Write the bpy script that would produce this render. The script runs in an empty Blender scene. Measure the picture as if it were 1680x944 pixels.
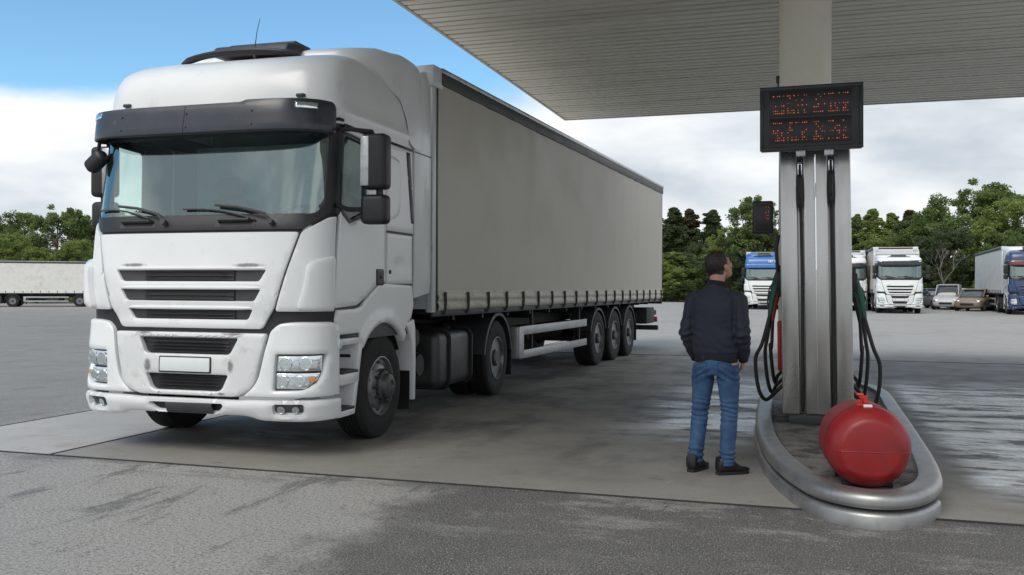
import bpy, bmesh, math, random
from mathutils import Vector, Matrix, geometry, noise
import numpy as np
R = math.radians
scene = bpy.context.scene
COL = scene.collection
# ---------------------------------------------------------------- camera
cd = bpy.data.cameras.new('camera'); cam = bpy.data.objects.new('camera', cd); COL.objects.link(cam)
scene.camera = cam
cd.sensor_width = 36; cd.lens = 1520/1680*36; cd.clip_start = .05; cd.clip_end = 3000
cam.matrix_world = Matrix.Translation((0, 0, 1.5)) @ Matrix.Rotation(R(90)-.0011, 4, 'X') @ Matrix.Rotation(.0041, 4, 'Z')
# ---------------------------------------------------------------- light
SUN_EL, SUN_AZ = R(48), R(215)            # azimuth clockwise from +Y: behind the camera on the left
world = bpy.data.worlds.new('World'); scene.world = world; world.use_nodes = True
wn = world.node_tree; wn.nodes.clear()
def N(t, nt, **k):
    n = nt.nodes.new(t)
    for a, b in k.items(): setattr(n, a, b)
    return n
out = N('ShaderNodeOutputWorld', wn); bg = N('ShaderNodeBackground', wn)
sky = N('ShaderNodeTexSky', wn, sky_type='NISHITA'); sky.sun_disc = False
sky.sun_elevation = SUN_EL; sky.sun_rotation = SUN_AZ; sky.air_density = 1.0; sky.dust_density = .15; sky.ozone_density = 3.2
tc = N('ShaderNodeTexCoord', wn); sep = N('ShaderNodeSeparateXYZ', wn)
wn.links.new(tc.outputs['Generated'], sep.inputs[0])
def M_(op, a, b=None, nt=wn, c=None):
    n = N('ShaderNodeMath', nt, operation=op)
    for i, v in enumerate((a, b, c)):
        if v is None: continue
        if isinstance(v, (int, float)): n.inputs[i].default_value = v
        else: nt.links.new(v, n.inputs[i])
    return n.outputs[0]
mp = N('ShaderNodeMapping', wn); mp.inputs['Scale'].default_value = (1.0, 1.0, 2.6); mp.inputs['Location'].default_value = (.3, .1, .2)
wn.links.new(tc.outputs['Generated'], mp.inputs[0])
n1 = N('ShaderNodeTexNoise', wn); n1.inputs['Scale'].default_value = 2.6; n1.inputs['Detail'].default_value = 8; n1.inputs['Roughness'].default_value = .55
n2 = N('ShaderNodeTexNoise', wn); n2.inputs['Scale'].default_value = 3.4; n2.inputs['Detail'].default_value = 5
for n_ in (n1, n2): wn.links.new(mp.outputs[0], n_.inputs[0])
# cloudier low down, to the right and behind the camera; a clear patch high on the left
azr = N('ShaderNodeMapRange', wn, interpolation_type='SMOOTHSTEP'); wn.links.new(sep.outputs[2], azr.inputs[0]); azr.inputs[1].default_value = .13; azr.inputs[2].default_value = .26; azr.inputs[3].default_value = .12
azf = N('ShaderNodeMapRange', wn, interpolation_type='SMOOTHSTEP'); wn.links.new(sep.outputs[1], azf.inputs[0]); azf.inputs[1].default_value = .0; azf.inputs[2].default_value = .6
azi = M_('MULTIPLY', M_('MULTIPLY', M_('MULTIPLY', sep.outputs[0], .9), azr.outputs[0]), azf.outputs[0])
ele = M_('MULTIPLY', M_('SUBTRACT', .205, sep.outputs[2]), 3.6)
backw = M_('MULTIPLY', M_('MAXIMUM', M_('ADD', M_('MULTIPLY', sep.outputs[1], -1.0), .3), 0.0), 1.3)
ovh = N('ShaderNodeMapRange', wn, interpolation_type='SMOOTHSTEP'); wn.links.new(sep.outputs[2], ovh.inputs[0]); ovh.inputs[1].default_value = .36; ovh.inputs[2].default_value = .60; ovh.inputs[4].default_value = .75
backw = M_('ADD', backw, ovh.outputs[0])
m0 = M_('ADD', M_('ADD', n1.outputs[0], M_('MAXIMUM', ele, -.75)), M_('ADD', azi, backw))
cr = N('ShaderNodeMapRange', wn, interpolation_type='SMOOTHSTEP'); wn.links.new(m0, cr.inputs[0])
cr.inputs[1].default_value = .31; cr.inputs[2].default_value = .56
cc = N('ShaderNodeValToRGB', wn); wn.links.new(n2.outputs[0], cc.inputs[0])
cc.color_ramp.elements[0].position = .40; cc.color_ramp.elements[0].color = (3.9, 4.35, 4.8, 1)
cc.color_ramp.elements[1].position = .60; cc.color_ramp.elements[1].color = (7.0, 7.1, 7.15, 1)
mx = N('ShaderNodeMixRGB', wn)
wn.links.new(cr.outputs[0], mx.inputs[0]); sg_ = N('ShaderNodeMixRGB', wn, blend_type='MULTIPLY'); sg_.inputs[0].default_value = 1; sg_.inputs[2].default_value = (.88, 1.13, 1.14, 1); wn.links.new(sky.outputs[0], sg_.inputs[1]); wn.links.new(sg_.outputs[0], mx.inputs[1]); wn.links.new(cc.outputs[0], mx.inputs[2])
wn.links.new(mx.outputs[0], bg.inputs[0]); bg.inputs[1].default_value = .1
wn.links.new(bg.outputs[0], out.inputs[0])
sl = bpy.data.lights.new('sun', 'SUN'); sl.energy = 1.35; sl.angle = R(34); sl.color = (1, .96, .9)
so = bpy.data.objects.new('sun', sl); COL.objects.link(so)
sd = Vector((math.sin(SUN_AZ)*math.cos(SUN_EL), math.cos(SUN_AZ)*math.cos(SUN_EL), math.sin(SUN_EL)))
so.rotation_euler = sd.to_track_quat('Z', 'Y').to_euler()
vs = scene.view_settings; vs.view_transform = 'Standard'; vs.look = 'None'; vs.gamma = 1; vs.exposure = 0.62; vs.use_curve_mapping = False
scene.render.engine = 'CYCLES'
# ---------------------------------------------------------------- frames of reference (metres)
STN = Matrix.Rotation(-R(17.5), 4, 'Z')     # station axes: U across, V away along the pump island
def stn(u, v, z=0): return STN @ Vector((u, v, z))
# ---------------------------------------------------------------- helpers
def tag(o, label=None, cat=None, group=None, kind=None):
    if label: o['label'] = label
    if cat: o['category'] = cat
    if group: o['group'] = group
    if kind: o['kind'] = kind
    return o
def thing(name, label, cat, loc=(0, 0, 0), rz=0, group=None):
    o = bpy.data.objects.new(name, None); COL.objects.link(o); o.empty_display_size = .2
    o.location = loc; o.rotation_euler = (0, 0, rz)
    return tag(o, label, cat, group)
def link(name, me, mat=None, parent=None, smooth=None):
    o = bpy.data.objects.new(name, me); COL.objects.link(o)
    if mat is not None:
        for m in (mat if isinstance(mat, (list, tuple)) else [mat]): me.materials.append(m)
    if parent is not None: o.parent = parent
    if smooth is not None:
        me.polygons.foreach_set('use_smooth', [True]*len(me.polygons))
        me.set_sharp_from_angle(angle=R(smooth))
    me.update()
    return o
def obj(name, bm, mat=None, parent=None, smooth=35):
    me = bpy.data.meshes.new(name)
    bmesh.ops.recalc_face_normals(bm, faces=bm.faces)
    bm.to_mesh(me); bm.free()
    return link(name, me, mat, parent, smooth)
def BM(): return bmesh.new()
def box(bm, lo, hi, bev=0, M=None, mi=0, seg=2):
    lo = Vector(lo); hi = Vector(hi); c = (lo+hi)/2; s = hi-lo
    b2 = bmesh.new()
    bmesh.ops.create_cube(b2, size=1, matrix=Matrix.Translation(c) @ Matrix.Diagonal((abs(s.x), abs(s.y), abs(s.z), 1)))
    if bev: bmesh.ops.bevel(b2, geom=list(b2.edges), offset=min(bev, .49*min(abs(s.x), abs(s.y), abs(s.z))), segments=seg, affect='EDGES', profile=.5)
    if M is not None: bmesh.ops.transform(b2, matrix=M, verts=b2.verts)
    merge(bm, b2, mi)
def merge(bm, b2, mi=0):
    vm = {v: bm.verts.new(v.co) for v in b2.verts}
    for f in b2.faces:
        try: nf = bm.faces.new([vm[v] for v in f.verts]); nf.material_index = mi if mi else f.material_index
        except ValueError: pass
    b2.free()
def lathe(bm, prof, M=None, n=48, axis='Y', mi=0, closed=False):
    """prof: (r, h) pairs, h along the axis"""
    rings = []
    for r, h in prof:
        ring = []
        for i in range(n):
            a = 2*math.pi*i/n
            if axis == 'Y': p = Vector((r*math.cos(a), h, r*math.sin(a)))
            elif axis == 'X': p = Vector((h, r*math.cos(a), r*math.sin(a)))
            else: p = Vector((r*math.cos(a), r*math.sin(a), h))
            ring.append(bm.verts.new(M @ p if M is not None else p))
        rings.append(ring)
    if closed: rings.append(rings[0])
    for a, b in zip(rings, rings[1:]):
        for i in range(n):
            j = (i+1) % n
            f = bm.faces.new((a[i], a[j], b[j], b[i])); f.material_index = mi
    if not closed:
        for ring, (r, h) in ((rings[0], prof[0]), (rings[-1], prof[-1])):
            if r > 1e-4: f = bm.faces.new(ring); f.material_index = mi
    return rings
def cyl(bm, a, b, r, n=16, r2=None, mi=0):
    a = Vector(a); b = Vector(b); d = b-a; q = d.to_track_quat('Z', 'Y').to_matrix().to_4x4()
    M = Matrix.Translation(a) @ q
    lathe(bm, [(r, 0), (r if r2 is None else r2, d.length)], M, n, 'Z', mi)
def spline(pts, k=8, closed=False):
    pts = [Vector(p) for p in pts]; o = []; n = len(pts)
    rng = range(n if closed else n-1)
    for i in rng:
        if closed: p0, p1, p2, p3 = pts[i-1], pts[i], pts[(i+1) % n], pts[(i+2) % n]
        else: p0, p1, p2, p3 = pts[max(i-1, 0)], pts[i], pts[i+1], pts[min(i+2, n-1)]
        for j in range(k):
            t = j/k
            o.append(.5*((2*p1)+(-p0+p2)*t+(2*p0-5*p1+4*p2-p3)*t*t+(-p0+3*p1-3*p2+p3)*t**3))
    if not closed: o.append(pts[-1])
    return o
def tube(bm, pts, r, n=8, mi=0, closed=False, sq=1.0):
    """sweep a circle (or an oval, sq) along pts; r may be a list"""
    pts = [Vector(p) for p in pts]; m = len(pts); rings = []
    up = None
    for i, p in enumerate(pts):
        d = (pts[(i+1) % m]-pts[i-1]) if closed else (pts[min(i+1, m-1)]-pts[max(i-1, 0)])
        d.normalize()
        if up is None: up = d.cross(Vector((0, 0, 1)) if abs(d.z) < .9 else Vector((1, 0, 0))).normalized()
        else: up = (up - d*up.dot(d)).normalized()
        w = d.cross(up); rr = r[i] if isinstance(r, (list, tuple)) else r
        rings.append([bm.verts.new(p+up*rr*math.cos(2*math.pi*k/n)+w*rr*sq*math.sin(2*math.pi*k/n)) for k in range(n)])
    for a, b in (list(zip(rings, rings[1:]))+([(rings[-1], rings[0])] if closed else [])):
        for k in range(n):
            j = (k+1) % n; f = bm.faces.new((a[k], a[j], b[j], b[k])); f.material_index = mi
    if not closed:
        for ring in (rings[0], rings[-1]): f = bm.faces.new(ring); f.material_index = mi
def prism(bm, poly, M, depth, bev=0, mi=0):
    """poly in local XY, extruded along local +Z by depth"""
    b2 = bmesh.new(); vs_ = [b2.verts.new((p[0], p[1], 0)) for p in poly]; f = b2.faces.new(vs_)
    r_ = bmesh.ops.extrude_face_region(b2, geom=[f])
    bmesh.ops.translate(b2, vec=(0, 0, depth), verts=[v for v in r_['geom'] if isinstance(v, bmesh.types.BMVert)])
    if bev: bmesh.ops.bevel(b2, geom=list(b2.edges), offset=bev, segments=2, affect='EDGES', profile=.5)
    bmesh.ops.transform(b2, matrix=M, verts=b2.verts); merge(bm, b2, mi)
def rpoly(pts, rad=.03, k=5):
    """round the corners of a 2D polygon"""
    o = []; n = len(pts)
    for i in range(n):
        p = Vector(pts[i][:2]); a = Vector(pts[i-1][:2])-p; b = Vector(pts[(i+1) % n][:2])-p
        r = pts[i][2] if len(pts[i]) > 2 else rad
        if r <= 0: o.append(p); continue
        t = min(r, a.length*.48, b.length*.48)
        pa = p+a.normalized()*t; pb = p+b.normalized()*t
        for j in range(k+1):
            u = j/k; o.append((1-u)**2*pa+2*u*(1-u)*p+u*u*pb)
    return [(v.x, v.y) for v in o]
def inside(px, py, poly):
    x0 = poly[:, 0]; y0 = poly[:, 1]; x1 = np.roll(x0, -1); y1 = np.roll(y0, -1)
    c = ((y0 > py) != (y1 > py)); 
    with np.errstate(divide='ignore', invalid='ignore'): xi = (x1-x0)*(py-y0)/(y1-y0)+x0
    return bool(np.sum(c & (px < xi)) % 2)
def bdist(px, py, segs):
    ax, ay, bx, by = segs; dx = bx-ax; dy = by-ay
    t = np.clip(((px-ax)*dx+(py-ay)*dy)/np.maximum(dx*dx+dy*dy, 1e-12), 0, 1)
    return float(np.sqrt(np.min((ax+t*dx-px)**2+(ay+t*dy-py)**2)))
def densify(poly, res):
    o = []
    for i in range(len(poly)):
        a = np.array(poly[i]); b = np.array(poly[(i+1) % len(poly)]); L = np.hypot(*(b-a)); k = max(1, int(math.ceil(L/res)))
        for j in range(k): o.append(tuple(a+(b-a)*j/k))
    return o
def patch(name, poly, mapf, mat, parent, t=.010, r=.012, res=.06, holes=(), off=0.0, back=.02, smooth=40, bulge=None, bm=None, mi=0):
    """a panel cut to a 2D outline (with holes) and laid on a curved surface: rounded edges, real thickness"""
    loops = [densify(poly, res)]+[densify(h, res*.7) for h in holes]
    V = []; E = []
    for L in loops:
        s = len(V); V += L; E += [(s+i, s+(i+1) % len(L)) for i in range(len(L))]
    arr = [np.array(L) for L in loops]
    segs = [np.concatenate([a[:, 0] for a in arr]), np.concatenate([a[:, 1] for a in arr]),
            np.concatenate([np.roll(a[:, 0], -1) for a in arr]), np.concatenate([np.roll(a[:, 1], -1) for a in arr])]
    def ok(x, y): return inside(x, y, arr[0]) and not any(inside(x, y, h) for h in arr[1:])
    if r > 0:
        for a in arr:
            nx = np.roll(a, -1, 0)-np.roll(a, 1, 0); ln = np.maximum(np.hypot(nx[:, 0], nx[:, 1]), 1e-9)
            nr = np.stack([-nx[:, 1]/ln, nx[:, 0]/ln], 1)
            for d in (r*.3, r):
                for sg in (1, -1):
                    for p in a+nr*d*sg:
                        if ok(*p) and bdist(p[0], p[1], segs) > d*.93: V.append(tuple(p))
    lo = arr[0].min(0); hi = arr[0].max(0)
    gx = max(1, int((hi[0]-lo[0])/res)); gy = max(1, int((hi[1]-lo[1])/res))
    for i in range(1, gx):
        for j in range(1, gy):
            x = lo[0]+(hi[0]-lo[0])*(i+.001)/gx; y = lo[1]+(hi[1]-lo[1])*(j+.001)/gy
            if ok(x, y) and bdist(x, y, segs) > max(r*1.4, res*.35): V.append((x, y))
    v2, e2, f2, *_ = geometry.delaunay_2d_cdt([Vector(p) for p in V], E, [], 0, 1e-6)
    own = bm is None
    if own: bm = bmesh.new()
    P = []
    for p in v2:
        d = bdist(p.x, p.y, segs); h = t
        if r > 0 and d < r: h = t*math.sqrt(max(0, 1-(1-d/r)**2))
        if bulge: h += bulge(p.x, p.y)
        pos, nrm = mapf(p.x, p.y); P.append((bm.verts.new(pos+nrm*(off+h)), pos, nrm))
    faces = []
    for f in f2:
        cx = sum(v2[i].x for i in f)/len(f); cy = sum(v2[i].y for i in f)/len(f)
        if ok(cx, cy):
            fc = bm.faces.new([P[i][0] for i in f]); fc.material_index = mi; fc.smooth = True; faces.append(fc)
    bm.verts.index_update()
    idx = {P[i][0]: i for i in range(len(P))}
    low = {}
    fs = set(faces)
    for e in {e for f in faces for e in f.edges}:
        if len([f for f in e.link_faces if f in fs]) == 1:
            q = []
            for v in e.verts:
                if v not in low: low[v] = bm.verts.new(P[idx[v]][1]+P[idx[v]][2]*(off-back))
                q.append(low[v])
            fc = bm.faces.new((e.verts[0], e.verts[1], q[1], q[0])); fc.material_index = mi
    for v in [p[0] for p in P]:
        if not v.link_faces: bm.verts.remove(v)
    if own: return obj(name, bm, mat, parent, smooth)
def copy_tree(o, parent=None):
    c = o.copy(); COL.objects.link(c); c.parent = parent
    for ch in list(o.children): copy_tree(ch, c)
    return c
def plane_map(M):
    M = M.copy(); nrm = (M.to_3x3() @ Vector((0, 0, 1))).normalized()
    return lambda a, b: (M @ Vector((a, b, 0)), nrm)
def lerp_tab(tab):
    xs = [a[0] for a in tab]; ys = [a[1] for a in tab]
    return lambda x: float(np.interp(x, xs, ys))
def smooth_tab(tab, w=.05):
    f = lerp_tab(tab)
    return lambda x: (f(x-w)+2*f(x-w/2)+2*f(x)+2*f(x+w/2)+f(x+w))/8
# ---------------------------------------------------------------- materials
def mat(name, col, rough=.5, metal=0, spec=.5, bump=0, bscale=40, var=0, vscale=3, coat=0, dirt=None, trans=0, emit=None, estr=1, stretch=None, sheen=0, bdist_=.01):
    m = bpy.data.materials.new(name); m.use_nodes = True; nt = m.node_tree; b = nt.nodes['Principled BSDF']
    b.inputs['Base Color'].default_value = (*col, 1); b.inputs['Roughness'].default_value = rough; b.inputs['Metallic'].default_value = metal
    b.inputs['Specular IOR Level'].default_value = spec; b.inputs['Coat Weight'].default_value = coat; b.inputs['Coat Roughness'].default_value = .16
    b.inputs['Transmission Weight'].default_value = trans
    if sheen: b.inputs['Sheen Weight'].default_value = sheen
    if emit: b.inputs['Emission Color'].default_value = (*emit, 1); b.inputs['Emission Strength'].default_value = estr
    t = N('ShaderNodeTexCoord', nt); src = t.outputs['Object']
    if stretch:
        q = N('ShaderNodeMapping', nt); q.inputs['Scale'].default_value = stretch; nt.links.new(src, q.inputs[0]); src = q.outputs[0]
    cur = None
    if var or dirt:
        n = N('ShaderNodeTexNoise', nt); n.inputs['Scale'].default_value = vscale; n.inputs['Detail'].default_value = 7; n.inputs['Roughness'].default_value = .6
        nt.links.new(src, n.inputs[0])
        r_ = N('ShaderNodeMapRange', nt); nt.links.new(n.outputs[0], r_.inputs[0]); r_.inputs[1].default_value = .3; r_.inputs[2].default_value = .7
        mxx = N('ShaderNodeMixRGB', nt); nt.links.new(r_.outputs[0], mxx.inputs[0])
        mxx.inputs[1].default_value = (*[c*(1-var) for c in col], 1); mxx.inputs[2].default_value = (*[min(1, c*(1+var)) for c in col], 1)
        cur = mxx.outputs[0]
        if var: nt.links.new(M_('ADD', M_('MULTIPLY', r_.outputs[0], .12, nt), rough-.06, nt), b.inputs['Roughness'])
    if dirt:      # (colour, scale, threshold low, high)
        n = N('ShaderNodeTexNoise', nt); n.inputs['Scale'].default_value = dirt[1]; n.inputs['Detail'].default_value = 9; n.inputs['Roughness'].default_value = .65
        nt.links.new(src, n.inputs[0])
        r_ = N('ShaderNodeMapRange', nt); nt.links.new(n.outputs[0], r_.inputs[0]); r_.inputs[1].default_value = dirt[2]; r_.inputs[2].default_value = dirt[3]
        m2 = N('ShaderNodeMixRGB', nt); nt.links.new(r_.outputs[0], m2.inputs[0]); nt.links.new(cur, m2.inputs[1]); m2.inputs[2].default_value = (*dirt[0], 1)
        cur = m2.outputs[0]
    if cur is not None: nt.links.new(cur, b.inputs['Base Color'])
    if bump:
        n = N('ShaderNodeTexNoise', nt); n.inputs['Scale'].default_value = bscale; n.inputs['Detail'].default_value = 4; nt.links.new(src, n.inputs[0])
        bp = N('ShaderNodeBump', nt); bp.inputs['Strength'].default_value = bump; bp.inputs['Distance'].default_value = bdist_
        nt.links.new(n.outputs[0], bp.inputs['Height']); nt.links.new(bp.outputs[0], b.inputs['Normal'])
    return m
def glass_mat(name, tint, rough=.02, refl=1.5, base=.04):
    m = bpy.data.materials.new(name); m.use_nodes = True; nt = m.node_tree; nt.nodes.clear()
    o = N('ShaderNodeOutputMaterial', nt); tr = N('ShaderNodeBsdfTransparent', nt); gl = N('ShaderNodeBsdfGlossy', nt); mxx = N('ShaderNodeMixShader', nt)
    tr.inputs[0].default_value = (*tint, 1); gl.inputs['Roughness'].default_value = rough; gl.inputs[0].default_value = (.86, 1, .98, 1)
    ge = N('ShaderNodeNewGeometry', nt); dt = N('ShaderNodeVectorMath', nt, operation='DOT_PRODUCT'); nt.links.new(ge.outputs['Normal'], dt.inputs[0]); nt.links.new(ge.outputs['Incoming'], dt.inputs[1])
    k_ = M_('POWER', M_('SUBTRACT', 1.0, M_('ABSOLUTE', dt.outputs['Value'], None, nt), nt), 5.0, nt)
    nt.links.new(M_('ADD', M_('MULTIPLY', k_, (refl-1)*1.4, nt), base, nt), mxx.inputs[0]); nt.links.new(tr.outputs[0], mxx.inputs[1]); nt.links.new(gl.outputs[0], mxx.inputs[2]); nt.links.new(mxx.outputs[0], o.inputs[0])
    return m
MT = {}
MT['white'] = mat('white_paint', (.74, .76, .77), .34, coat=.4, var=.03, vscale=2.2, dirt=((.50, .49, .46), 4, .60, .95))
MT['dirtywhite'] = mat('grimy_white_paint', (.64, .66, .665), .38, coat=.25, var=.06, vscale=3, dirt=((.30, .29, .27), 7, .56, .9))
MT['seam'] = mat('seam_rubber', (.05, .052, .055), .7)
MT['plastic'] = mat('dark_plastic', (.012, .013, .016), .45, var=.2, vscale=9, bump=.05, bscale=150)
MT['greyplastic'] = mat('grey_plastic', (.042, .045, .048), .5, var=.15, vscale=8)
MT['visor'] = mat('visor_paint', (.020, .025, .038), .34, coat=.25, var=.2, vscale=4, dirt=((.10, .11, .12), 14, .6, .9))
MT['black'] = mat('black_steel', (.008, .008, .009), .6, var=.3, vscale=6, dirt=((.030, .026, .022), 9, .5, .85))
MT['rubber'] = mat('tyre_rubber', (.011, .011, .012), .78, var=.25, vscale=7, bump=.2, bscale=60, dirt=((.034, .031, .028), 6, .5, .85))
MT['rim'] = mat('rim_steel', (.25, .255, .27), .40, metal=.7, var=.2, vscale=12, dirt=((.09, .08, .07), 9, .5, .8))
MT['hub'] = mat('hub_steel', (.12, .12, .125), .45, metal=.6, var=.25, vscale=14, dirt=((.07, .06, .05), 12, .45, .75))
MT['chrome'] = mat('chrome', (.85, .86, .88), .12, metal=1)
MT['reflector'] = mat('lamp_reflector', (.88, .89, .9), .16, metal=1, bump=.12, bscale=30)
MT['amber'] = mat('amber_lens', (.75, .30, .05), .2, coat=.5)
MT['redlens'] = mat('red_lens', (.45, .02, .02), .25, coat=.5)
MT['lens'] = glass_mat('clear_lens', (.93, .95, .96), .03, 1.5, .06)
MT['windscreen'] = glass_mat('windscreen_glass', (.70, .86, .83), .03, 1.5, .25)
MT['sideglass'] = glass_mat('side_glass', (.72, .82, .79), .02, 1.5, .05)
MT['mesh'] = mat('grille_mesh', (.010, .010, .011), .55, bump=.6, bscale=130)
MT['interior'] = mat('cab_trim', (.13, .15, .155), .8, var=.15)
MT['curtain_in'] = mat('bunk_curtain', (.40, .50, .50), .9, var=.2, bump=.3, bscale=9)
MT['dash'] = mat('dashboard_plastic', (.30, .34, .34), .7, var=.1)
MT['plate'] = mat('number_plate', (.66, .70, .70), .45, var=.05)
MT['tarp'] = mat('curtain_vinyl', (.50, .47, .405), .48, var=.05, vscale=1.2, bump=.10, bscale=5, bdist_=.02, dirt=((.42, .39, .335), 1.2, .5, .95))
MT['tarplow'] = mat('curtain_hem_vinyl', (.53, .50, .43), .5, var=.10, vscale=3, bump=.25, bscale=9, dirt=((.22, .20, .17), 6, .52, .8))
MT['alu'] = mat('aluminium_rail', (.50, .51, .52), .38, metal=.85, var=.12, vscale=5, dirt=((.22, .21, .2), 8, .5, .8))
MT['guard'] = mat('side_guard_aluminium', (.46, .47, .48), .42, metal=.5, var=.08, vscale=6, dirt=((.22, .21, .19), 8, .52, .85))
MT['darkpaint'] = mat('dark_rail_paint', (.05, .052, .055), .5, var=.2)
MT['tank'] = mat('tank_aluminium', (.08, .082, .085), .42, metal=.7, var=.2, vscale=5, dirt=((.05, .045, .04), 5, .45, .8))
MT['steel'] = mat('brushed_stainless', (.52, .52, .505), .30, metal=.95, var=.05, vscale=1.2, stretch=(2.5, 2.5, .8), dirt=((.30, .29, .265), .9, .50, .85))
MT['rail'] = mat('island_rail_steel', (.40, .40, .40), .46, metal=.85, var=.12, vscale=5, bump=.08, bscale=18, dirt=((.26, .255, .25), 8, .5, .8))
MT['hose'] = mat('hose_rubber', (.018, .018, .019), .5, var=.2, vscale=14)
MT['green'] = mat('green_nozzle_cover', (.010, .085, .05), .45, var=.15, vscale=12)
MT['redpaint'] = mat('red_tank_paint', (.24, .009, .011), .45, coat=.08, var=.12, vscale=4, bump=.12, bscale=8, dirt=((.12, .02, .02), 3.2, .54, .74))
MT['redvalve'] = mat('red_valve_paint', (.50, .03, .02), .45, var=.15, vscale=12)
MT['ledbody'] = mat('display_casing', (.022, .024, .028), .4, var=.2, vscale=5)
MT['ledface'] = mat('display_window', (.012, .010, .012), .35)
MT['led'] = mat('led_dot', (.5, .1, .03), .5, emit=(1, .16, .045), estr=.33)
MT['soffit'] = mat('canopy_soffit', (.80, .78, .705), .5, var=.07, vscale=.8, stretch=(.4, 2.2, 1), dirt=((.50, .46, .38), .7, .54, .85))
MT['fascia'] = mat('canopy_fascia', (.58, .57, .53), .5, var=.08, vscale=2)
MT['column'] = mat('column_paint', (.80, .77, .65), .5, var=.05, vscale=2, dirt=((.6, .57, .47), 3, .56, .85))
MT['shoe'] = mat('shoe_leather', (.012, .011, .011), .4, var=.2, vscale=20)
MT['skin'] = mat('skin', (.42, .22, .15), .5, var=.1, vscale=14)
MT['hair'] = mat('dark_hair', (.014, .011, .009), .6, bump=.6, bscale=70, stretch=(1, 1, .35))
MT['jacket'] = mat('navy_jacket_cloth', (.009, .013, .027), .75, var=.2, vscale=6, bump=.5, bscale=9, sheen=.04, bdist_=.02)
MT['knit'] = mat('black_knit_cuff', (.008, .009, .012), .9, bump=.5, bscale=90)
def jeans():
    m = mat('blue_denim', (.030, .085, .19), .85, bump=.45, bscale=14, bdist_=.015); nt = m.node_tree; b = nt.nodes['Principled BSDF']
    t = N('ShaderNodeTexCoord', nt); n = N('ShaderNodeTexNoise', nt); n.inputs['Scale'].default_value = 5; n.inputs['Detail'].default_value = 8; n.inputs['Roughness'].default_value = .7
    nt.links.new(t.outputs['Object'], n.inputs[0]); c = N('ShaderNodeValToRGB', nt); nt.links.new(n.outputs[0], c.inputs[0])
    e = c.color_ramp.elements; e[0].position = .32; e[0].color = (.010, .034, .10, 1); e[1].position = .74; e[1].color = (.060, .14, .27, 1)
    nt.links.new(c.outputs[0], b.inputs['Base Color']); return m
MT['jeans'] = jeans()

def scuffed(name, base_key, spots):
    """paint with rubbed marks at fixed places of the cab front (object y, z in metres)"""
    m = MT[base_key].copy(); m.name = name; nt = m.node_tree; b = nt.nodes['Principled BSDF']; lk = b.inputs['Base Color'].links[0].from_socket
    t = N('ShaderNodeTexCoord', nt); s = N('ShaderNodeSeparateXYZ', nt); nt.links.new(t.outputs['Object'], s.inputs[0])
    n = N('ShaderNodeTexNoise', nt); n.inputs['Scale'].default_value = 22; n.inputs['Detail'].default_value = 6; nt.links.new(t.outputs['Object'], n.inputs[0])
    tot = None
    for y, z, wy, wz in spots:
        d = M_('ADD', M_('POWER', M_('ABSOLUTE', M_('DIVIDE', M_('SUBTRACT', s.outputs[1], y, nt), wy, nt), None, nt), 2.0, nt), M_('POWER', M_('ABSOLUTE', M_('DIVIDE', M_('SUBTRACT', s.outputs[2], z, nt), wz, nt), None, nt), 2.0, nt), nt)
        g = M_('EXPONENT', M_('MULTIPLY', d, -1.0, nt), None, nt); tot = g if tot is None else M_('MAXIMUM', tot, g, nt)
    r_ = N('ShaderNodeMapRange', nt, interpolation_type='SMOOTHSTEP'); nt.links.new(M_('MULTIPLY', tot, M_('ADD', n.outputs[0], .35, nt), nt), r_.inputs[0]); r_.inputs[1].default_value = .25; r_.inputs[2].default_value = .75; r_.inputs[4].default_value = .85
    x = N('ShaderNodeMixRGB', nt); nt.links.new(r_.outputs[0], x.inputs[0]); nt.links.new(lk, x.inputs[1]); x.inputs[2].default_value = (.13, .13, .13, 1); nt.links.new(x.outputs[0], b.inputs['Base Color']); return m
MT['panelpaint'] = scuffed('scuffed_bumper_paint', 'dirtywhite', [(-.40, .79, .045, .07), (.45, .80, .035, .07), (-.46, 1.075, .10, .018), (.45, 1.075, .13, .016), (.36, .555, .06, .012)])
MT['hoodpaint'] = scuffed('scuffed_hood_paint', 'white', [(-.58, 1.68, .16, .020), (.60, 1.675, .18, .022)])
# ---------------------------------------------------------------- the shape of the cab
X0, AX, WR, NE = .6, .76, 1.25, 5.0
_th = np.linspace(0, math.pi/2, 4001); _cx = AX*np.cos(_th)**(2/NE); _cy = WR*np.sin(_th)**(2/NE)
_sl = np.concatenate([[0], np.cumsum(np.hypot(np.diff(_cx), np.diff(_cy)))]); S1 = float(_sl[-1])
XB = -.75
def SY(y): return math.copysign(float(np.interp(abs(y), _cy, _sl)), y)
def SX(x, sg=1):
    if x <= X0: return sg*(S1+X0-x)
    return sg*float(np.interp(x-X0, _cx[::-1], _sl[::-1]))
XF = smooth_tab([(.2, 1.30), (.33, 1.33), (.48, 1.40), (.56, 1.385), (.9, 1.375), (1.12, 1.345), (1.2, 1.34), (1.35, 1.365), (1.6, 1.365), (1.98, 1.315), (2.1, 1.275), (2.9, 1.10), (3.1, 1.07), (3.3, 1.04), (3.45, .99), (3.54, .92), (3.63, .76), (3.69, .54), (3.74, .22), (3.76, .0), (3.8, -.05)])
WF = smooth_tab([(.2, 1.24), (.5, 1.26), (.9, 1.255), (1.2, 1.25), (2.0, 1.25), (2.9, 1.235), (2.98, 1.245), (3.08, 1.265), (3.16, 1.235), (3.35, 1.225), (3.5, 1.20), (3.62, 1.15), (3.7, 1.06), (3.75, .94), (3.78, .78), (3.80, .6)], .02)
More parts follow.
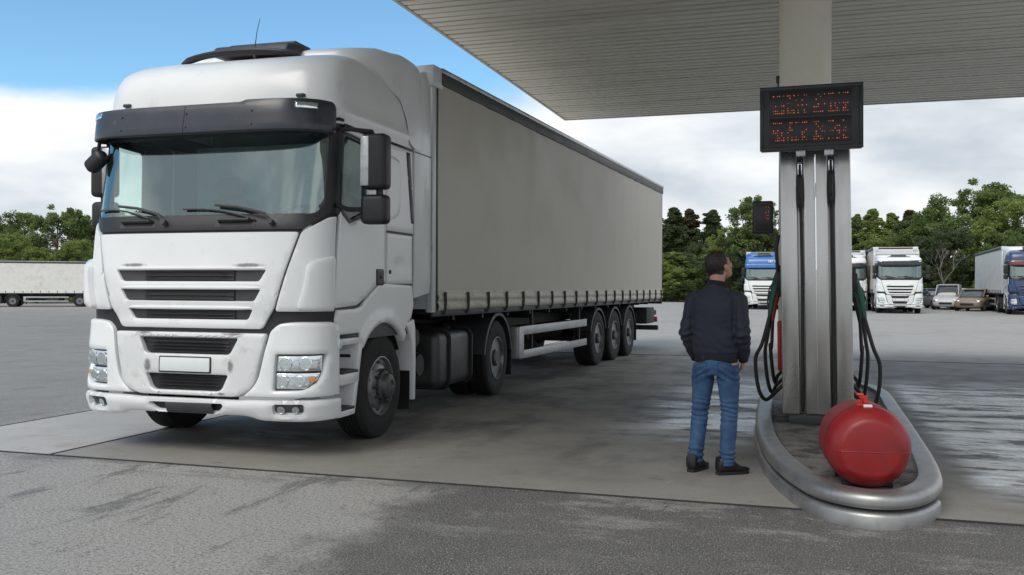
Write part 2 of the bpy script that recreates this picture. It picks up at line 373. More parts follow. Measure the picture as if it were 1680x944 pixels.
def Pc(s, z, xf=None, wf=None):
    a = abs(s); xf_ = (xf or XF)(z); w = (wf or WF)(z); x0 = min(X0, xf_-.45)
    if a < S1:
        cx = float(np.interp(a, _sl, _cx))/AX; cy = float(np.interp(a, _sl, _cy))/WR
        x = x0+(xf_-x0)*cx
    else: cy = 1; x = x0-(a-S1)*((x0-XB)/(X0-XB))
    return Vector((x, math.copysign(w*cy, s) if s else 0, z))
def CAB(s, z, xf=None, wf=None):
    e = .012; p = Pc(s, z, xf, wf)
    n = (Pc(s+e, z, xf, wf)-Pc(s-e, z, xf, wf)).cross(Pc(s, z+e, xf, wf)-Pc(s, z-e, xf, wf)).normalized()
    return p, n
def both(pts): return pts+[(-a, *r_) for a, *r_ in reversed(pts)]        # mirror a half outline given for s > 0
def mir(pts): return [(-a, *r_) for a, *r_ in reversed(pts)]
def build_wheel(name, parent, loc, side, kind, lod=0):
    """kind: steer, drive, trailer. side = +1 left. Axis along Y, origin at the hub centre"""
    w = bpy.data.objects.new(name, None); COL.objects.link(w); w.parent = parent; w.location = loc; w.empty_display_size = .1
    if side < 0: w.rotation_euler = (0, 0, math.pi)
    tr = .515; dual = kind == 'drive'; n = 64
    wd = .30 if kind == 'steer' else (.385 if kind == 'trailer' else .29)
    def tyre(y1):       # outer face at y1
        b = BM(); h = wd
        pr = [(.295, y1-.035), (.30, y1-.012), (.33, y1-.006), (.38, y1+.0), (.43, y1-.002), (.468, y1-.010), (.476, y1-.012), (.481, y1-.010), (.500, y1-.022), (.511, y1-.036)]
        g = []
        for i in range(1, 6):
            yy = y1-.036-(h-.072)*i/6
            g += [(tr-.001, yy+.006), (tr-.013, yy+.005), (tr-.013, yy-.005), (tr-.001, yy-.006)]
        pr = pr+[(tr-.001, y1-.04)]+g+[(.511, y1-h+.036), (.500, y1-h+.022), (.47, y1-h+.008), (.40, y1-h), (.33, y1-h+.006), (.295, y1-h+.035)]
        lathe(b, pr, None, n, 'Y', closed=True)
        return obj('tyre', b, MT['rubber'], w, 30)
    tyre(.0)
    if dual: tyre(-.33)
    b = BM()
    if kind == 'steer':      # convex disc: outer face close to the tyre's
        pr = [(.298, -.04), (.292, -.004), (.281, -.002), (.275, -.02), (.262, -.05), (.25, -.055), (.215, -.025), (.165, .0), (.150, .002), (.12, .002)]
    elif kind == 'drive':    # deep dish
        pr = [(.298, -.04), (.292, -.004), (.281, -.002), (.272, -.03), (.258, -.12), (.245, -.155), (.20, -.165), (.16, -.168), (.12, -.17)]
    else:
        pr = [(.298, -.04), (.292, -.004), (.281, -.002), (.274, -.03), (.264, -.09), (.25, -.125), (.22, -.115), (.165, -.10), (.12, -.10)]
    lathe(b, pr+[(.10, pr[-1][1]-.05), (.29, pr[-1][1]-.06), (.298, -.06)], None, n, 'Y')
    yh, rh = pr[5][1], .228
    for i in range(10):      # hand holes, read as dark openings
        a = 2*math.pi*(i+.5)/10
        c = Vector((rh*math.cos(a), pr[6][1]-.006 if kind != 'steer' else -.034, rh*math.sin(a)))
        b2 = bmesh.new(); bmesh.ops.create_uvsphere(b2, u_segments=12, v_segments=6, radius=.024)
        bmesh.ops.transform(b2, matrix=Matrix.Translation(c) @ Matrix.Rotation(-a, 4, 'Y') @ Matrix.Diagonal((.85, .55, 1.15, 1)), verts=b2.verts)
        for f in b2.faces: f.material_index = 1
        merge(b, b2, 1)
    obj('rim', b, [MT['rim'], MT['seam']], w, 35)
    b = BM(); y0 = pr[-1][1]
    if kind == 'steer': lathe(b, [(.145, y0), (.145, y0+.03), (.125, y0+.045), (.118, y0+.085), (.10, y0+.10), (.06, y0+.105), (.05, y0+.09), (.0001, y0+.09)], None, 32)
    elif kind == 'drive': lathe(b, [(.15, y0), (.15, y0+.04), (.12, y0+.06), (.115, y0+.15), (.09, y0+.17), (.0001, y0+.17)], None, 32)
    else: lathe(b, [(.135, y0), (.13, y0+.03), (.10, y0+.045), (.095, y0+.105), (.08, y0+.12), (.0001, y0+.12)], None, 32)
    for i in range(10):
        a = 2*math.pi*i/10; r_ = .168; c = Vector((r_*math.cos(a), y0, r_*math.sin(a)))
        cyl(b, c, c+Vector((0, .035, 0)), .016, 6); cyl(b, c+Vector((0, .03, 0)), c+Vector((0, .055, 0)), .010, 8)
    obj('hub', b, MT['hub'], w, 35)
    return w
def fender_arc(name, parent, cx, cz, r, a0, a1, y0, y1, m, th=.02, lip=.05, n=20):
    """a curved mudguard over a wheel, with a turned-down outer lip"""
    b = BM(); rows = []
    for i in range(n+1):
        a = R(a0+(a1-a0)*i/n); c, s = math.cos(a), math.sin(a)
        sec = [(r, y0), (r, y1), (r-lip, y1+.004*(1 if y1 > y0 else -1)), (r-lip, y1-.016*(1 if y1 > y0 else -1)), (r-th, y1-.03*(1 if y1 > y0 else -1)), (r-th, y0)]
        rows.append([b.verts.new((cx+q*c, y, cz+q*s)) for q, y in sec])
    for p, q in zip(rows, rows[1:]):
        for k in range(6): b.faces.new((p[k], p[(k+1) % 6], q[(k+1) % 6], q[k]))
    b.faces.new(rows[0]); b.faces.new(rows[-1])
    return obj(name, b, m, parent, 40)

def build_tractor():
    T = thing('semi_truck', 'large white truck in front, nearest of all, with black sun visor and blank plate', 'truck', (-2.467, 9.507, 0), -1.8621)
    W = MT['white']
    sA = SX(.93); sD = SX(1.02); sB = SX(-.72); sC = SX(-.745)
    def wsr(zb, zt, inset):
        return rpoly(both([(SY(1.17-inset), zb, .08), (SX(1.06)-inset*.6, zt, .05)]), .06)
    ws = rpoly([(-SY(1.135), 2.13, .10), (SY(1.135), 2.13, .10), (SY(1.185), 2.22, .05), (SY(1.185), 2.86, .06), (-SY(1.185), 2.86, .06), (-SY(1.185), 2.22, .05)], .06)
    def sw(sg, i=0): return rpoly([(sg*(SX(.955)+i), 2.17+i, .05), (sg*(SX(.78)+i), 2.075+i, .05), (sg*(SX(.40)-i), 2.17+i, .06), (sg*(SX(.40)-i), 2.86-i, .06), (sg*(SX(.955)+i), 2.88-i, .04)], .04)
    # inner shell behind the panels, open at the windows
    patch('cab_shell', both([(sC, 1.0), (sC, 3.10)]), CAB, MT['plastic'], T, t=0, r=0, res=.12, holes=[ws, sw(1), sw(-1)], off=-.016, back=.03)
    b = BM(); box(b, (-.76, -1.22, 1.0), (-.735, 1.22, 3.55)); box(b, (-.74, -1.2, 1.0), (1.1, 1.2, 1.03)); obj('cab_rear_wall', b, MT['interior'], T)
    # roof
    b = BM(); zs = [2.955, 2.97, 3.02, 3.06, 3.09, 3.12, 3.15, 3.2, 3.27, 3.34, 3.4, 3.46, 3.51, 3.56, 3.6, 3.64, 3.67, 3.70, 3.725, 3.75, 3.77, 3.785, 3.795, 3.80]
    ss = [-sC+2*sC*i/110 for i in range(111)]
    rows = [[b.verts.new(Pc(s, z)) for s in ss] for z in zs]
    for p, q in zip(rows, rows[1:]):
        for k in range(110): b.faces.new((p[k], p[k+1], q[k+1], q[k]))
    top = rows[-1]; c = b.verts.new((-.35, 0, 3.81))
    for k in range(110): b.faces.new((top[k], top[k+1], c))
    obj('roof_panel', b, W, T, 30)
    # hood with three grille slots
    def slot(w, z1, z0, dw=.06): return rpoly([(-w+dw, z0, .03), (w-dw, z0, .03), (w, z1, .012), (-w, z1, .012)], .02)
    g1, g2, g3 = slot(.765, 1.632, 1.535), slot(.715, 1.462, 1.362), slot(.635, 1.288, 1.20, .05)
    hood = rpoly([(-.72, 1.12, .04), (.72, 1.12, .04), (.79, 1.24, .05), (.835, 1.30, .05), (1.03, 1.965, .03), (-1.03, 1.965, .03), (-.835, 1.30, .05), (-.79, 1.24, .05)], .03)
    fm = lambda y, z: CAB(SY(y), z)
    H = patch('hood_panel', hood, fm, MT['hoodpaint'], T, t=.014, r=.007, res=.06, holes=[g1, g2, g3], back=.035)
    for z1, w in ((1.640, .82), (1.470, .77), (1.296, .68)):       # pressed lip over every slot
        b = BM(); ys = np.linspace(-w, w, 41); tube(b, [fm(y, z1+.008)[0]+fm(y, z1+.008)[1]*(.012-.016*(abs(y)/w)**14) for y in ys], [.018*max(.25, 1-(abs(y)/w)**10) for y in ys], 10); obj('grille_lip', b, MT['hoodpaint'], H, 60)
    for (w, z1, z0) in ((.765, 1.632, 1.535), (.715, 1.462, 1.362), (.635, 1.288, 1.20)):
        g = patch('grille', rpoly([(-w+.04, z0-.01), (w-.04, z0-.01), (w, z1), (-w, z1)], .01), fm, MT['greyplastic'], T, t=0, r=0, res=.08, off=-.014, back=.01)
        patch('grille_mesh', rpoly([(-.46, z0, .01), (.46, z0, .01), (.46, z1, .01), (-.46, z1, .01)], .01), fm, MT['mesh'], g, t=.008, r=.004, res=.08, off=-.010, back=.0)
        for k in range(3):
            zz = z0+(z1-z0)*(k+.5)/3
            patch('grille_bar', [(-.455, zz-.006), (.455, zz-.006), (.455, zz+.006), (-.455, zz+.006)], fm, MT['plastic'], g, t=.008, r=.004, res=.09, off=-.002, back=.0)
    # scuffs and worn lips read from the paint; corner panels wrap the A-pillar foot
    for sg in (1, -1):
        m_ = (lambda q: q) if sg > 0 else mir
        cp = rpoly(m_([(SY(.845), 1.275, .03), (sD, 1.275, .02), (sD, 2.115, .02), (SX(1.12), 2.10, .04), (SY(1.135), 2.03, .08), (SY(1.045), 1.965, .03)]), .03)
        patch('corner_panel', cp, CAB, W, T, t=.014, r=.007, res=.05, back=.035)
        ad = rpoly(m_([(SY(1.02), 1.285, .05), (sD-.004, 1.285, .05), (sD-.004, 1.77, .10), (SY(1.21), 1.75, .10), (SY(1.10), 1.70, .06), (SY(1.08), 1.5, .08)]), .05)
        patch('air_deflector', ad, CAB, W, T, t=.034 if sg > 0 else .075, r=.026 if sg > 0 else .05, res=.035, off=.008, back=.01)
        # door
        dr = rpoly(m_([(sD+.01, 1.30, .02), (SX(.60), 1.32, .05), (SX(.40), 1.40, .10), (SX(.12), 1.53, .08), (SX(-.035), 1.54, .02), (SX(-.035), 2.93, .02), (SX(.92), 2.93, .03)]), .02)
        D = patch('door', dr, CAB, W, T, t=.014, r=.007, res=.06, holes=[sw(sg, -.012)], back=.03)
        patch('door_window', sw(sg, -.02), CAB, MT['sideglass'], D, t=.0, r=0, res=.1, off=-.012, back=.004)
        patch('window_seal', sw(sg, -.016), CAB, MT['plastic'], D, t=.006, r=.004, res=.08, holes=[sw(sg, .028)], off=.0, back=.02)
        hp = rpoly([(sg*SX(.20), 1.505), (sg*SX(.03), 1.505), (sg*SX(.03), 1.665), (sg*SX(.20), 1.665)], .02)
        Hn = patch('door_handle', hp, CAB, MT['plastic'], D, t=.012, r=.01, res=.03, off=.012, back=.01)
        patch('handle_bar', rpoly([(sg*SX(.13), 1.572), (sg*SX(.085), 1.572), (sg*SX(.085), 1.605), (sg*SX(.13), 1.605)], .01), CAB, MT['plastic'], T, t=.012, r=.01, res=.02, off=.024, back=.0)
        patch('sleeper_panel', rpoly(m_([(SX(-.05), 2.05, .02), (SX(-.735), 2.05, .02), (SX(-.735), 2.93, .02), (SX(-.05), 2.93, .02)]), .02), CAB, W, T, t=.014, r=.010, res=.06, back=.03)
        patch('pressed_panel', rpoly(m_([(SX(-.07), 2.13, .05), (SX(-.40), 2.20, .16), (SX(-.42), 2.80, .10), (SX(-.07), 2.84, .03)]), .04), CAB, W, T, t=.012, r=.05, res=.05, off=.006, back=.0)
        L = patch('locker_door', rpoly(m_([(SX(-.05), 1.52, .02), (SX(-.70), 1.52, .02), (SX(-.70), 2.03, .02), (SX(-.05), 2.03, .02)]), .02), CAB, W, T, t=.014, r=.010, res=.05, back=.03,
                  bulge=lambda x, z: -.012*math.exp(-((abs(x)-SX(-.40))/.16)**2-((z-1.72)/.03)**2))
        b = BM(); cyl(b, (-.12, sg*1.258, 1.64), (-.12, sg*1.274, 1.64), .022, 12); obj('lock', b, MT['greyplastic'], L)
        patch('vent_strip', rpoly(m_([(SX(-.665), 2.16, .005), (SX(-.735), 2.16, .005), (SX(-.655), 2.90, .005), (SX(-.555), 2.90, .005)]), .004), CAB, MT['plastic'], T, t=.008, r=.004, res=.05, off=.012, back=.0)
        patch('gutter_trim', rpoly(m_([(SX(.97), 2.935), (SX(.80), 2.938), (SX(-.74), 2.925), (SX(-.74), 2.950), (SX(.97), 2.965)]), .004), CAB, MT['plastic'], T, t=.014, r=.006, res=.08, off=.008, back=.0)
        # side deflector closing the gap to the trailer
        Y = 1.250*sg
        b = BM(); pts = [(-.765, 1.37), (-1.20, 1.42), (-1.235, 1.55), (-1.235, 2.95), (-1.22, 3.70), (-1.08, 3.86), (-.90, 3.80), (-.765, 3.5)]
        prism(b, pts if sg > 0 else pts, Matrix(((1, 0, 0, 0), (0, 0, sg, sg*1.225), (0, 1, 0, 0), (0, 0, 0, 1))), .035, .012)
        obj('side_deflector', b, W, T, 40)
        patch('deflector_seam', [(-1.235, 2.925), (-.765, 2.925), (-.765, 2.937), (-1.235, 2.937)], plane_map(Matrix(((1, 0, 0, 0), (0, 0, sg, sg*1.259), (0, 1, 0, 0), (0, 0, 0, 1)))), MT['seam'], T, t=.002, r=0, res=.3, back=.0)
        # mudguard panel above the wheel, its rear flap, and the liner
        arc = [(.625*math.cos(R(a)), .51+.625*math.sin(R(a))) for a in range(40, 139, 7)]
        pl = [(.48, .93), (.54, 1.06), (.96, 1.06), (.985, 1.20), (.96, 1.285), (.62, 1.29), (.50, 1.31), (.38, 1.385), (.12, 1.515), (-.05, 1.525), (-.72, 1.505), (-.76, 1.30), (-.70, 1.17), (-.56, 1.08), (-.47, .93)]
        poly = [(x, z) for x, z in pl]+[(x, z) for x, z in reversed(arc)]
        fmap = lambda x, z, sg=sg: (Vector((x, sg*1.245, z)), Vector((0, sg, 0)))
        F = patch('front_fender', poly, fmap, W, T, t=.012, r=.012, res=.045, back=.05, bulge=lambda x, z: .026*math.exp(-((math.hypot(x, z-.51)-.675)/.050)**4))
        b = BM()
        prof = [(-.52, 1.10), (-.76, 1.15), (-.80, 1.06), (-.815, .70), (-.80, .29), (-.755, .29), (-.745, .70), (-.70, .92), (-.60, 1.06)]
        prism(b, prof, Matrix(((1, 0, 0, 0), (0, 0, -sg, sg*1.262), (0, 1, 0, 0), (0, 0, 0, 1))), .30, .012)
        obj('fender_flap', b, W, T, 40)
        fender_arc('wheel_arch_liner', T, 0, .51, .655, 30, 150, sg*.70, sg*1.17, MT['black'], lip=.01)
        b = BM(); box(b, (-.74, sg*.86, .19), (-.725, sg*1.22, .60)); obj('mudflap', b, MT['black'], T)
        # steps
        St = BM(); 
        prism(St, [(.93, .30), (.66, .30), (.585, .42), (.50, .80), (.44, 1.02), (.50, 1.24), (.93, 1.24)], Matrix(((1, 0, 0, 0), (0, 0, sg, sg*1.02), (0, 1, 0, 0), (0, 0, 0, 1))), .03)
        for (xa, xb, za, zb) in ((.93, .60, .315, .385), (.93, .52, .60, .715), (.93, .50, .96, 1.035)):
            box(St, (xb, sg*1.03, za), (xa, sg*1.252, zb), .02)
        prism(St, [(.67, .36), (.60, .36), (.52, .68), (.58, .70)], Matrix(((1, 0, 0, 0), (0, 0, sg, sg*1.03), (0, 1, 0, 0), (0, 0, 0, 1))), .22, .01)
        prism(St, [(.585, .68), (.52, .68), (.45, .98), (.53, .98)], Matrix(((1, 0, 0, 0), (0, 0, sg, sg*1.03), (0, 1, 0, 0), (0, 0, 0, 1))), .22, .01)
        SO = obj('step_panel', St, W, T, 40)
        for z, xa, xb in ((.385, .90, .63), (.715, .90, .56), (1.035, .90, .55)):
            b = BM(); box(b, (xb, sg*1.06, z-.012), (xa, sg*1.256, z+.014), .004)
            for k in range(7): box(b, (xb+.02, sg*(1.075+.023*k), z+.011), (xa-.02, sg*(1.083+.023*k), z+.018))
            obj('step', b, MT['plastic'], T)
        # wrap of the bumper: two corner pieces with the lamps
        hl = rpoly(m_([(SY(.845), .595, .02), (SY(1.10), .60, .06), (SY(1.185), .68, .06), (SY(1.205), .76, .03), (SY(1.215), .905, .025), (SY(.865), .905, .02)]), .02)
        cpz = rpoly(m_([(SY(.56), .535, .03), (SX(.95), .535, .02), (SX(.95), 1.14, .05), (SX(1.04), 1.185, .05), (SY(1.0), 1.185, .06), (SY(.87), 1.17, .05), (SY(.80), 1.10, .03), (SY(.70), .66, .14)]), .03)
        BC = patch('bumper_corner', cpz, CAB, W, T, t=.030, r=.022, res=.045, holes=[hl], off=.0, back=.05)
        HLo = patch('headlight', hl, CAB, MT['plastic'], T, t=0, r=0, res=.06, off=-.03, back=.01)
        patch('headlight_lens', rpoly(m_([(SY(.865), .765, .015), (SY(1.195), .765, .02), (SY(1.20), .89, .02), (SY(.88), .89, .015)]), .01), CAB, MT['lens'], HLo, t=.012, r=.012, res=.05, off=.012, back=.005)
        patch('headlight_lens', rpoly(m_([(SY(.865), .615, .015), (SY(1.10), .618, .05), (SY(1.175), .69, .05), (SY(1.19), .74, .02), (SY(.865), .74, .015)]), .01), CAB, MT['lens'], HLo, t=.012, r=.012, res=.05, off=.012, back=.005)
        patch('lamp_reflector', rpoly(m_([(SY(.86), .76), (SY(1.20), .76), (SY(1.205), .895), (SY(.875), .895)]), .01), CAB, MT['reflector'], HLo, t=.004, r=.004, res=.03, off=-.018, back=.005)
        patch('lamp_reflector', rpoly(m_([(SY(.86), .61), (SY(1.10), .61), (SY(1.18), .69), (SY(1.195), .745), (SY(.86), .745)]), .01), CAB, MT['reflector'], HLo, t=.004, r=.004, res=.03, off=-.018, back=.005)
        for (sy, z, r_, mm) in ((.945, .827, .058, 'reflector'), (1.10, .827, .058, 'reflector'), (.925, .678, .050, 'reflector'), (1.06, .678, .045, 'reflector'), (1.145, .69, .026, 'amber')):
            p, n = CAB(sg*SY(sy), z); b = BM(); n = (n*.5+Vector((.7, 0, 0))).normalized()
            M = Matrix.Translation(p-n*.016) @ n.to_track_quat('Z', 'Y').to_matrix().to_4x4()
            lathe(b, [(r_, .022), (r_*.92, .024), (r_*.8, .012), (r_*.5, -.004), (r_*.22, -.008), (r_*.2, .010), (.0005, .014)], M, 24, 'Z')
            obj('lamp_bowl', b, MT[mm], HLo)
        # lower lip
        b = BM(); p0 = Pc(sg*SX(.98), .98); box(b, (p0.x-.045, p0.y-.01*sg, .93), (p0.x+.03, p0.y+.055*sg, 1.03), .012); obj('indicator_lamp', b, MT['lens'], T)
        b = BM(); box(b, (p0.x-.035, p0.y, .94), (p0.x+.02, p0.y+.045*sg, 1.02), .01); obj('indicator_bulb', b, MT['plate'], T)
    fog = rpoly([(SY(.855), .405, .02), (SY(1.085), .405, .02), (SY(1.085), .475, .02), (SY(.855), .475, .02)], .01)
    slotb = rpoly([(-.31, .396, .03), (.31, .396, .03), (.375, .466, .02), (-.375, .462, .02)], .02)
    lip = rpoly(both([(SX(.93), .325, .02), (SX(.93), .515, .02)]), .02)
    lip = rpoly([(-SX(.93), .325, .03), (-SY(1.1), .325, .1), (-.72, .335, .05), (-.60, .375, .06), (.60, .375, .06), (.72, .335, .05), (SY(1.1), .325, .1), (SX(.93), .325, .03), (SX(.93), .515, .03), (.62, .515, .06), (.50, .505, .04), (-.50, .505, .04), (-.62, .515, .06), (-SX(.93), .515, .03)], .03)
    LP = patch('bumper_lip', lip, CAB, W, T, t=.042, r=.035, res=.05, holes=[fog, mir(fog), slotb], off=.0, back=.05)
    patch('lower_slot', slotb, CAB, MT['plastic'], LP, t=0, r=0, res=.1, off=-.01, back=.01)
    patch('slot_plate', rpoly([(-.20, .392), (.27, .392), (.27, .472), (-.20, .472)], .01), CAB, MT['greyplastic'], LP, t=.008, r=.005, res=.1, off=.035, back=.01)
    for sg in (1, -1):
        f = fog if sg > 0 else mir(fog)
        FG = patch('fog_light', f, CAB, MT['greyplastic'], T, t=0, r=0, res=.06, off=.0, back=.01)
        patch('fog_lens', f, CAB, MT['lens'], FG, t=.004, r=.004, res=.06, off=.034, back=.002)
        for sy, r_ in ((.915, .034), (1.03, .030)):
            p, n = CAB(sg*SY(sy), .44); b = BM(); M = Matrix.Translation(p+n*.012) @ n.to_track_quat('Z', 'Y').to_matrix().to_4x4()
            lathe(b, [(r_, .012), (r_*.9, .013), (r_*.5, -.004), (r_*.2, -.006), (.0005, .008)], M, 20, 'Z'); obj('fog_reflector', b, MT['reflector'], FG)
    # centre bumper panel with its two openings
    lg1 = rpoly([(-.43, .895, .04), (.43, .895, .04), (.50, 1.035, .02), (-.50, 1.035, .02)], .03)
    lg2 = rpoly([(-.35, .575, .05), (.35, .575, .05), (.415, .715, .02), (-.415, .715, .02)], .03)
    bp = rpoly([(-.50, .530, .06), (.50, .530, .06), (.66, .60, .14), (.775, 1.085, .03), (-.775, 1.085, .03), (-.66, .60, .14)], .05)
    BP = patch('bumper_panel', bp, fm, MT['panelpaint'], T, t=.028, r=.018, res=.05, holes=[lg1, lg2], back=.05)
    patch('panel_lip', rpoly([(-.56, 1.04, .008), (.56, 1.04, .008), (.54, 1.062, .01), (-.54, 1.062, .01)], .01), fm, MT['panelpaint'], BP, t=.014, r=.012, res=.08, off=.022, back=.0)
    for g_ in (lg1, lg2):
        g = patch('lower_grille', g_, fm, MT['mesh'], T, t=0, r=0, res=.08, off=-.022, back=.01)
        z0 = min(p[1] for p in g_); z1 = max(p[1] for p in g_); w = max(p[0] for p in g_)-.09
        for k in range(5):
            zz = z0+(z1-z0)*(k+.5)/5; patch('grille_bar', [(-w, zz-.007), (w, zz-.007), (w, zz+.007), (-w, zz+.007)], fm, MT['plastic'], g, t=.014, r=.006, res=.09, off=-.016, back=.0)
    PL = patch('plate_holder', rpoly([(-.275, .728), (.258, .728), (.258, .872), (-.275, .872)], .015), fm, MT['plastic'], T, t=.008, r=.005, res=.1, off=.030, back=.01)
    patch('licence_plate', rpoly([(-.262, .740), (.246, .740), (.246, .861), (-.262, .861)], .01), fm, MT['plate'], PL, t=.003, r=.003, res=.1, off=.037, back=.0)
    # windscreen and its black surround
    fr = rpoly(both([(SY(1.03), 1.985, .03), (SY(1.13), 2.05, .06), (SX(1.13), 2.125, .05), (SX(.935), 2.14, .02), (SX(.935), 2.93, .02)]), .02)
    fr = rpoly([(-SX(.935), 2.93), (-SX(.935), 2.14), (-SX(1.13), 2.125), (-SY(1.13), 2.05), (-SY(1.04), 1.985), (SY(1.04), 1.985), (SY(1.13), 2.05), (SX(1.13), 2.125), (SX(.935), 2.14), (SX(.935), 2.93)], .025)
    FR = patch('windscreen_frame', fr, CAB, MT['plastic'], T, t=.006, r=.006, res=.06, holes=[ws], off=-.004, back=.03)
    patch('windscreen', ws, CAB, MT['windscreen'], T, t=0, r=0, res=.08, off=-.006, back=.004)
    def wiper(y0, y1, ya, zz):
        b = BM(); q = lambda y, z, o: CAB(SY(y), z)[0]+CAB(SY(y), z)[1]*o
        tube(b, [q(y0+(y1-y0)*i/12, zz+.035*math.sin(math.pi*i/12)-.012*(y1-y0)*i, .022) for i in range(13)], .009, 6)
        tube(b, [q(y0+(y1-y0)*.45, zz+.03, .035), q((y0+y1)/2*.6+ya*.4, zz, .055), q(ya-.06, zz-.06, .055), q(ya, zz-.135, .035)], .014, 6)
        cyl(b, q(ya, zz-.13, .0), q(ya, zz-.13, .055), .025, 12)
        return obj('wiper', b, MT['seam'], T)
    wiper(-1.10, -.48, -.30, 2.185); wiper(-.12, .62, .78, 2.175)
    for y in (-.60, .42):     # grab handles on the black panel
        b = BM(); q = lambda y_, z, o: CAB(SY(y_), z)[0]+CAB(SY(y_), z)[1]*o
        tube(b, [q(y-.16, 2.065, .0), q(y-.15, 2.065, .035), q(y+.15, 2.065, .035), q(y+.16, 2.065, .0)], .017, 8)
        patch('grab_recess', rpoly([(y-.20, 2.015), (y+.20, 2.015), (y+.20, 2.05), (y-.20, 2.05)], .01), fm, MT['seam'], T, t=.002, r=0, res=.08, off=.002, back=.0)
        obj('grab_handle', b, MT['plastic'], T)
    # visor
    xv = lerp_tab([(2.80, 1.37), (3.05, 1.335), (3.16, 1.30)]); wv = lerp_tab([(2.8, 1.235), (3.2, 1.225)])
    VM = lambda s, z: CAB(s, z, xv, wv)
    VI = patch('sun_visor', rpoly([(-SX(.97), 2.845, .05), (SX(.97), 2.845, .05), (SX(.97), 3.125, .09), (.55, 3.125, .05), (.50, 3.105, .05), (-SX(.97), 3.105, .09)], .03), VM, MT['visor'], T, t=.010, r=.010, res=.06, back=.03)
    for sg in (1, -1):
        a, c_ = sg*SY(1.02), sg*SY(1.17)
        patch('marker_lamp', rpoly([(a, 3.035), (c_, 3.035), (c_, 3.085), (a, 3.085)], .012), VM, MT['reflector'], VI, t=.004, r=.004, res=.05, off=.012, back=.0)
        patch('marker_lens', rpoly([(a-.012*sg, 3.024), (c_+.012*sg, 3.024), (c_+.012*sg, 3.096), (a-.012*sg, 3.096)], .02), VM, MT['lens'], VI, t=.006, r=.006, res=.05, off=.014, back=.0)
        b = BM(); p = Pc(sg*SY(.93), 3.19); box(b, p-Vector((.03, .04, .012)), p+Vector((.03, .04, .02)), .01); obj('roof_bolt', b, MT['greyplastic'], T)
        b = BM(); tube(b, [Pc(sg*SX(.99), 2.99), Pc(sg*SX(.99), 2.99)+Vector((.07, .0, 0)), Vector((1.24, sg*1.05, 2.93))], .014); obj('visor_bracket', b, MT['plastic'], VI)
    for y in (-.75, -.05, .62):
        for z in (2.90, 3.02): 
            p, n = VM(SY(y), z); b = BM(); cyl(b, p+n*.008, p+n*.018, .010, 8); obj('rivet', b, MT['greyplastic'], VI)
    patch('visor_seam', [(-.078, 2.85), (-.072, 2.85), (-.066, 3.098), (-.072, 3.098)], VM, MT['seam'], VI, t=.002, r=0, res=.08, off=.012, back=.0)
    # roof hatch / air deflector, aerial, hump
    b = BM(); pts = [Vector((.66-.10*abs(k/6-1)**2, -.66+1.30*k/12, 3.735-.05*abs(k/6-1)**3)) for k in range(13)]
    tube(b, pts, [.022]+[.05]*11+[.022], 10, sq=.6); obj('roof_wind_deflector', b, MT['plastic'], T)
    b = BM(); prism(b, [(.46, 3.76), (.40, 3.87), (.16, 3.915), (-.10, 3.91), (-.10, 3.78)], Matrix(((1, 0, 0, 0), (0, 0, 1, -.42), (0, 1, 0, 0), (0, 0, 0, 1))), .84, .03)
    RH = obj('roof_hatch', b, MT['greyplastic'], T)
    b = BM(); box(b, (-.12, -.38, 3.90), (.20, .38, 3.94), .02); obj('hatch_lid', b, MT['plastic'], RH)
    b = BM(); cyl(b, (.52, .12, 3.70), (.52, .12, 3.79), .014, 10); tube(b, [(.52, .12, 3.78), (.50, .13, 3.95), (.46, .14, 4.10)], [.006, .004, .003], 6); obj('antenna', b, MT['seam'], T)
    b = BM(); rows = []
    for x, hw, zt, zb in ((.16, .86, 3.80, 3.70), (.13, .98, 3.835, 3.62), (.0, 1.08, 3.88, 3.58), (-.12, 1.15, 3.905, 3.55), (-.25, 1.20, 3.93, 3.5), (-.45, 1.225, 3.945, 3.42), (-.58, 1.24, 3.955, 3.25), (-.63, 1.262, 3.96, 3.0), (-.75, 1.266, 3.96, 2.96), (-.90, 1.266, 3.955, 2.96), (-1.0, 1.25, 3.93, 2.96)):
        rad = min(.22, zt-zb-.01); sec = [(-hw, zb)]
        for k in range(7): a = math.pi-math.pi/2*k/6; sec.append((-hw+rad+rad*math.cos(a), zt-rad+rad*math.sin(a)))
        for k in range(1, 8): y = -hw+rad+(2*hw-2*rad)*k/8; sec.append((y, zt+.012*math.sin(math.pi*k/8)))
        for k in range(7): a = math.pi/2-math.pi/2*k/6; sec.append((hw-rad+rad*math.cos(a), zt-rad+rad*math.sin(a)))
        sec.append((hw, zb)); rows.append([b.verts.new((x, y, z)) for y, z in sec])
    for p, q in zip(rows, rows[1:]):
        for k in range(len(p)-1): b.faces.new((p[k], p[k+1], q[k+1], q[k]))
    b.faces.new(rows[0]); b.faces.new(rows[-1]); obj('roof_spoiler', b, W, T, 45)
    # mirrors
    for sg in (1, -1):
        ym = 1.56 if sg > 0 else -1.37
        def mirror(cy, z0, z1, w, d, x=.80):
            b = BM()
            box(b, (x-d*.4, cy-w/2, z0), (x+d*.6, cy+w/2, z1), .045, seg=4)
            o = obj('mirror', b, MT['plastic'], T, 40)
            b = BM(); box(b, (x-d*.4-.004, cy-w/2+.03, z0+.03), (x-d*.4+.003, cy+w/2-.03, z1-.03), .002); obj('mirror_glass', b, MT['chrome'], o)
            return o
        m1 = mirror(ym-.01*sg, 2.36, 2.855, .24, .17); m2 = mirror(ym-.015*sg, 2.05, 2.315, .25, .15)
        b = BM(); box(b, (.895, ym-sg*.125, 2.39), (.908, ym-sg*.045, 2.83), .004); obj('mirror_trim', b, MT['alu'], m1)
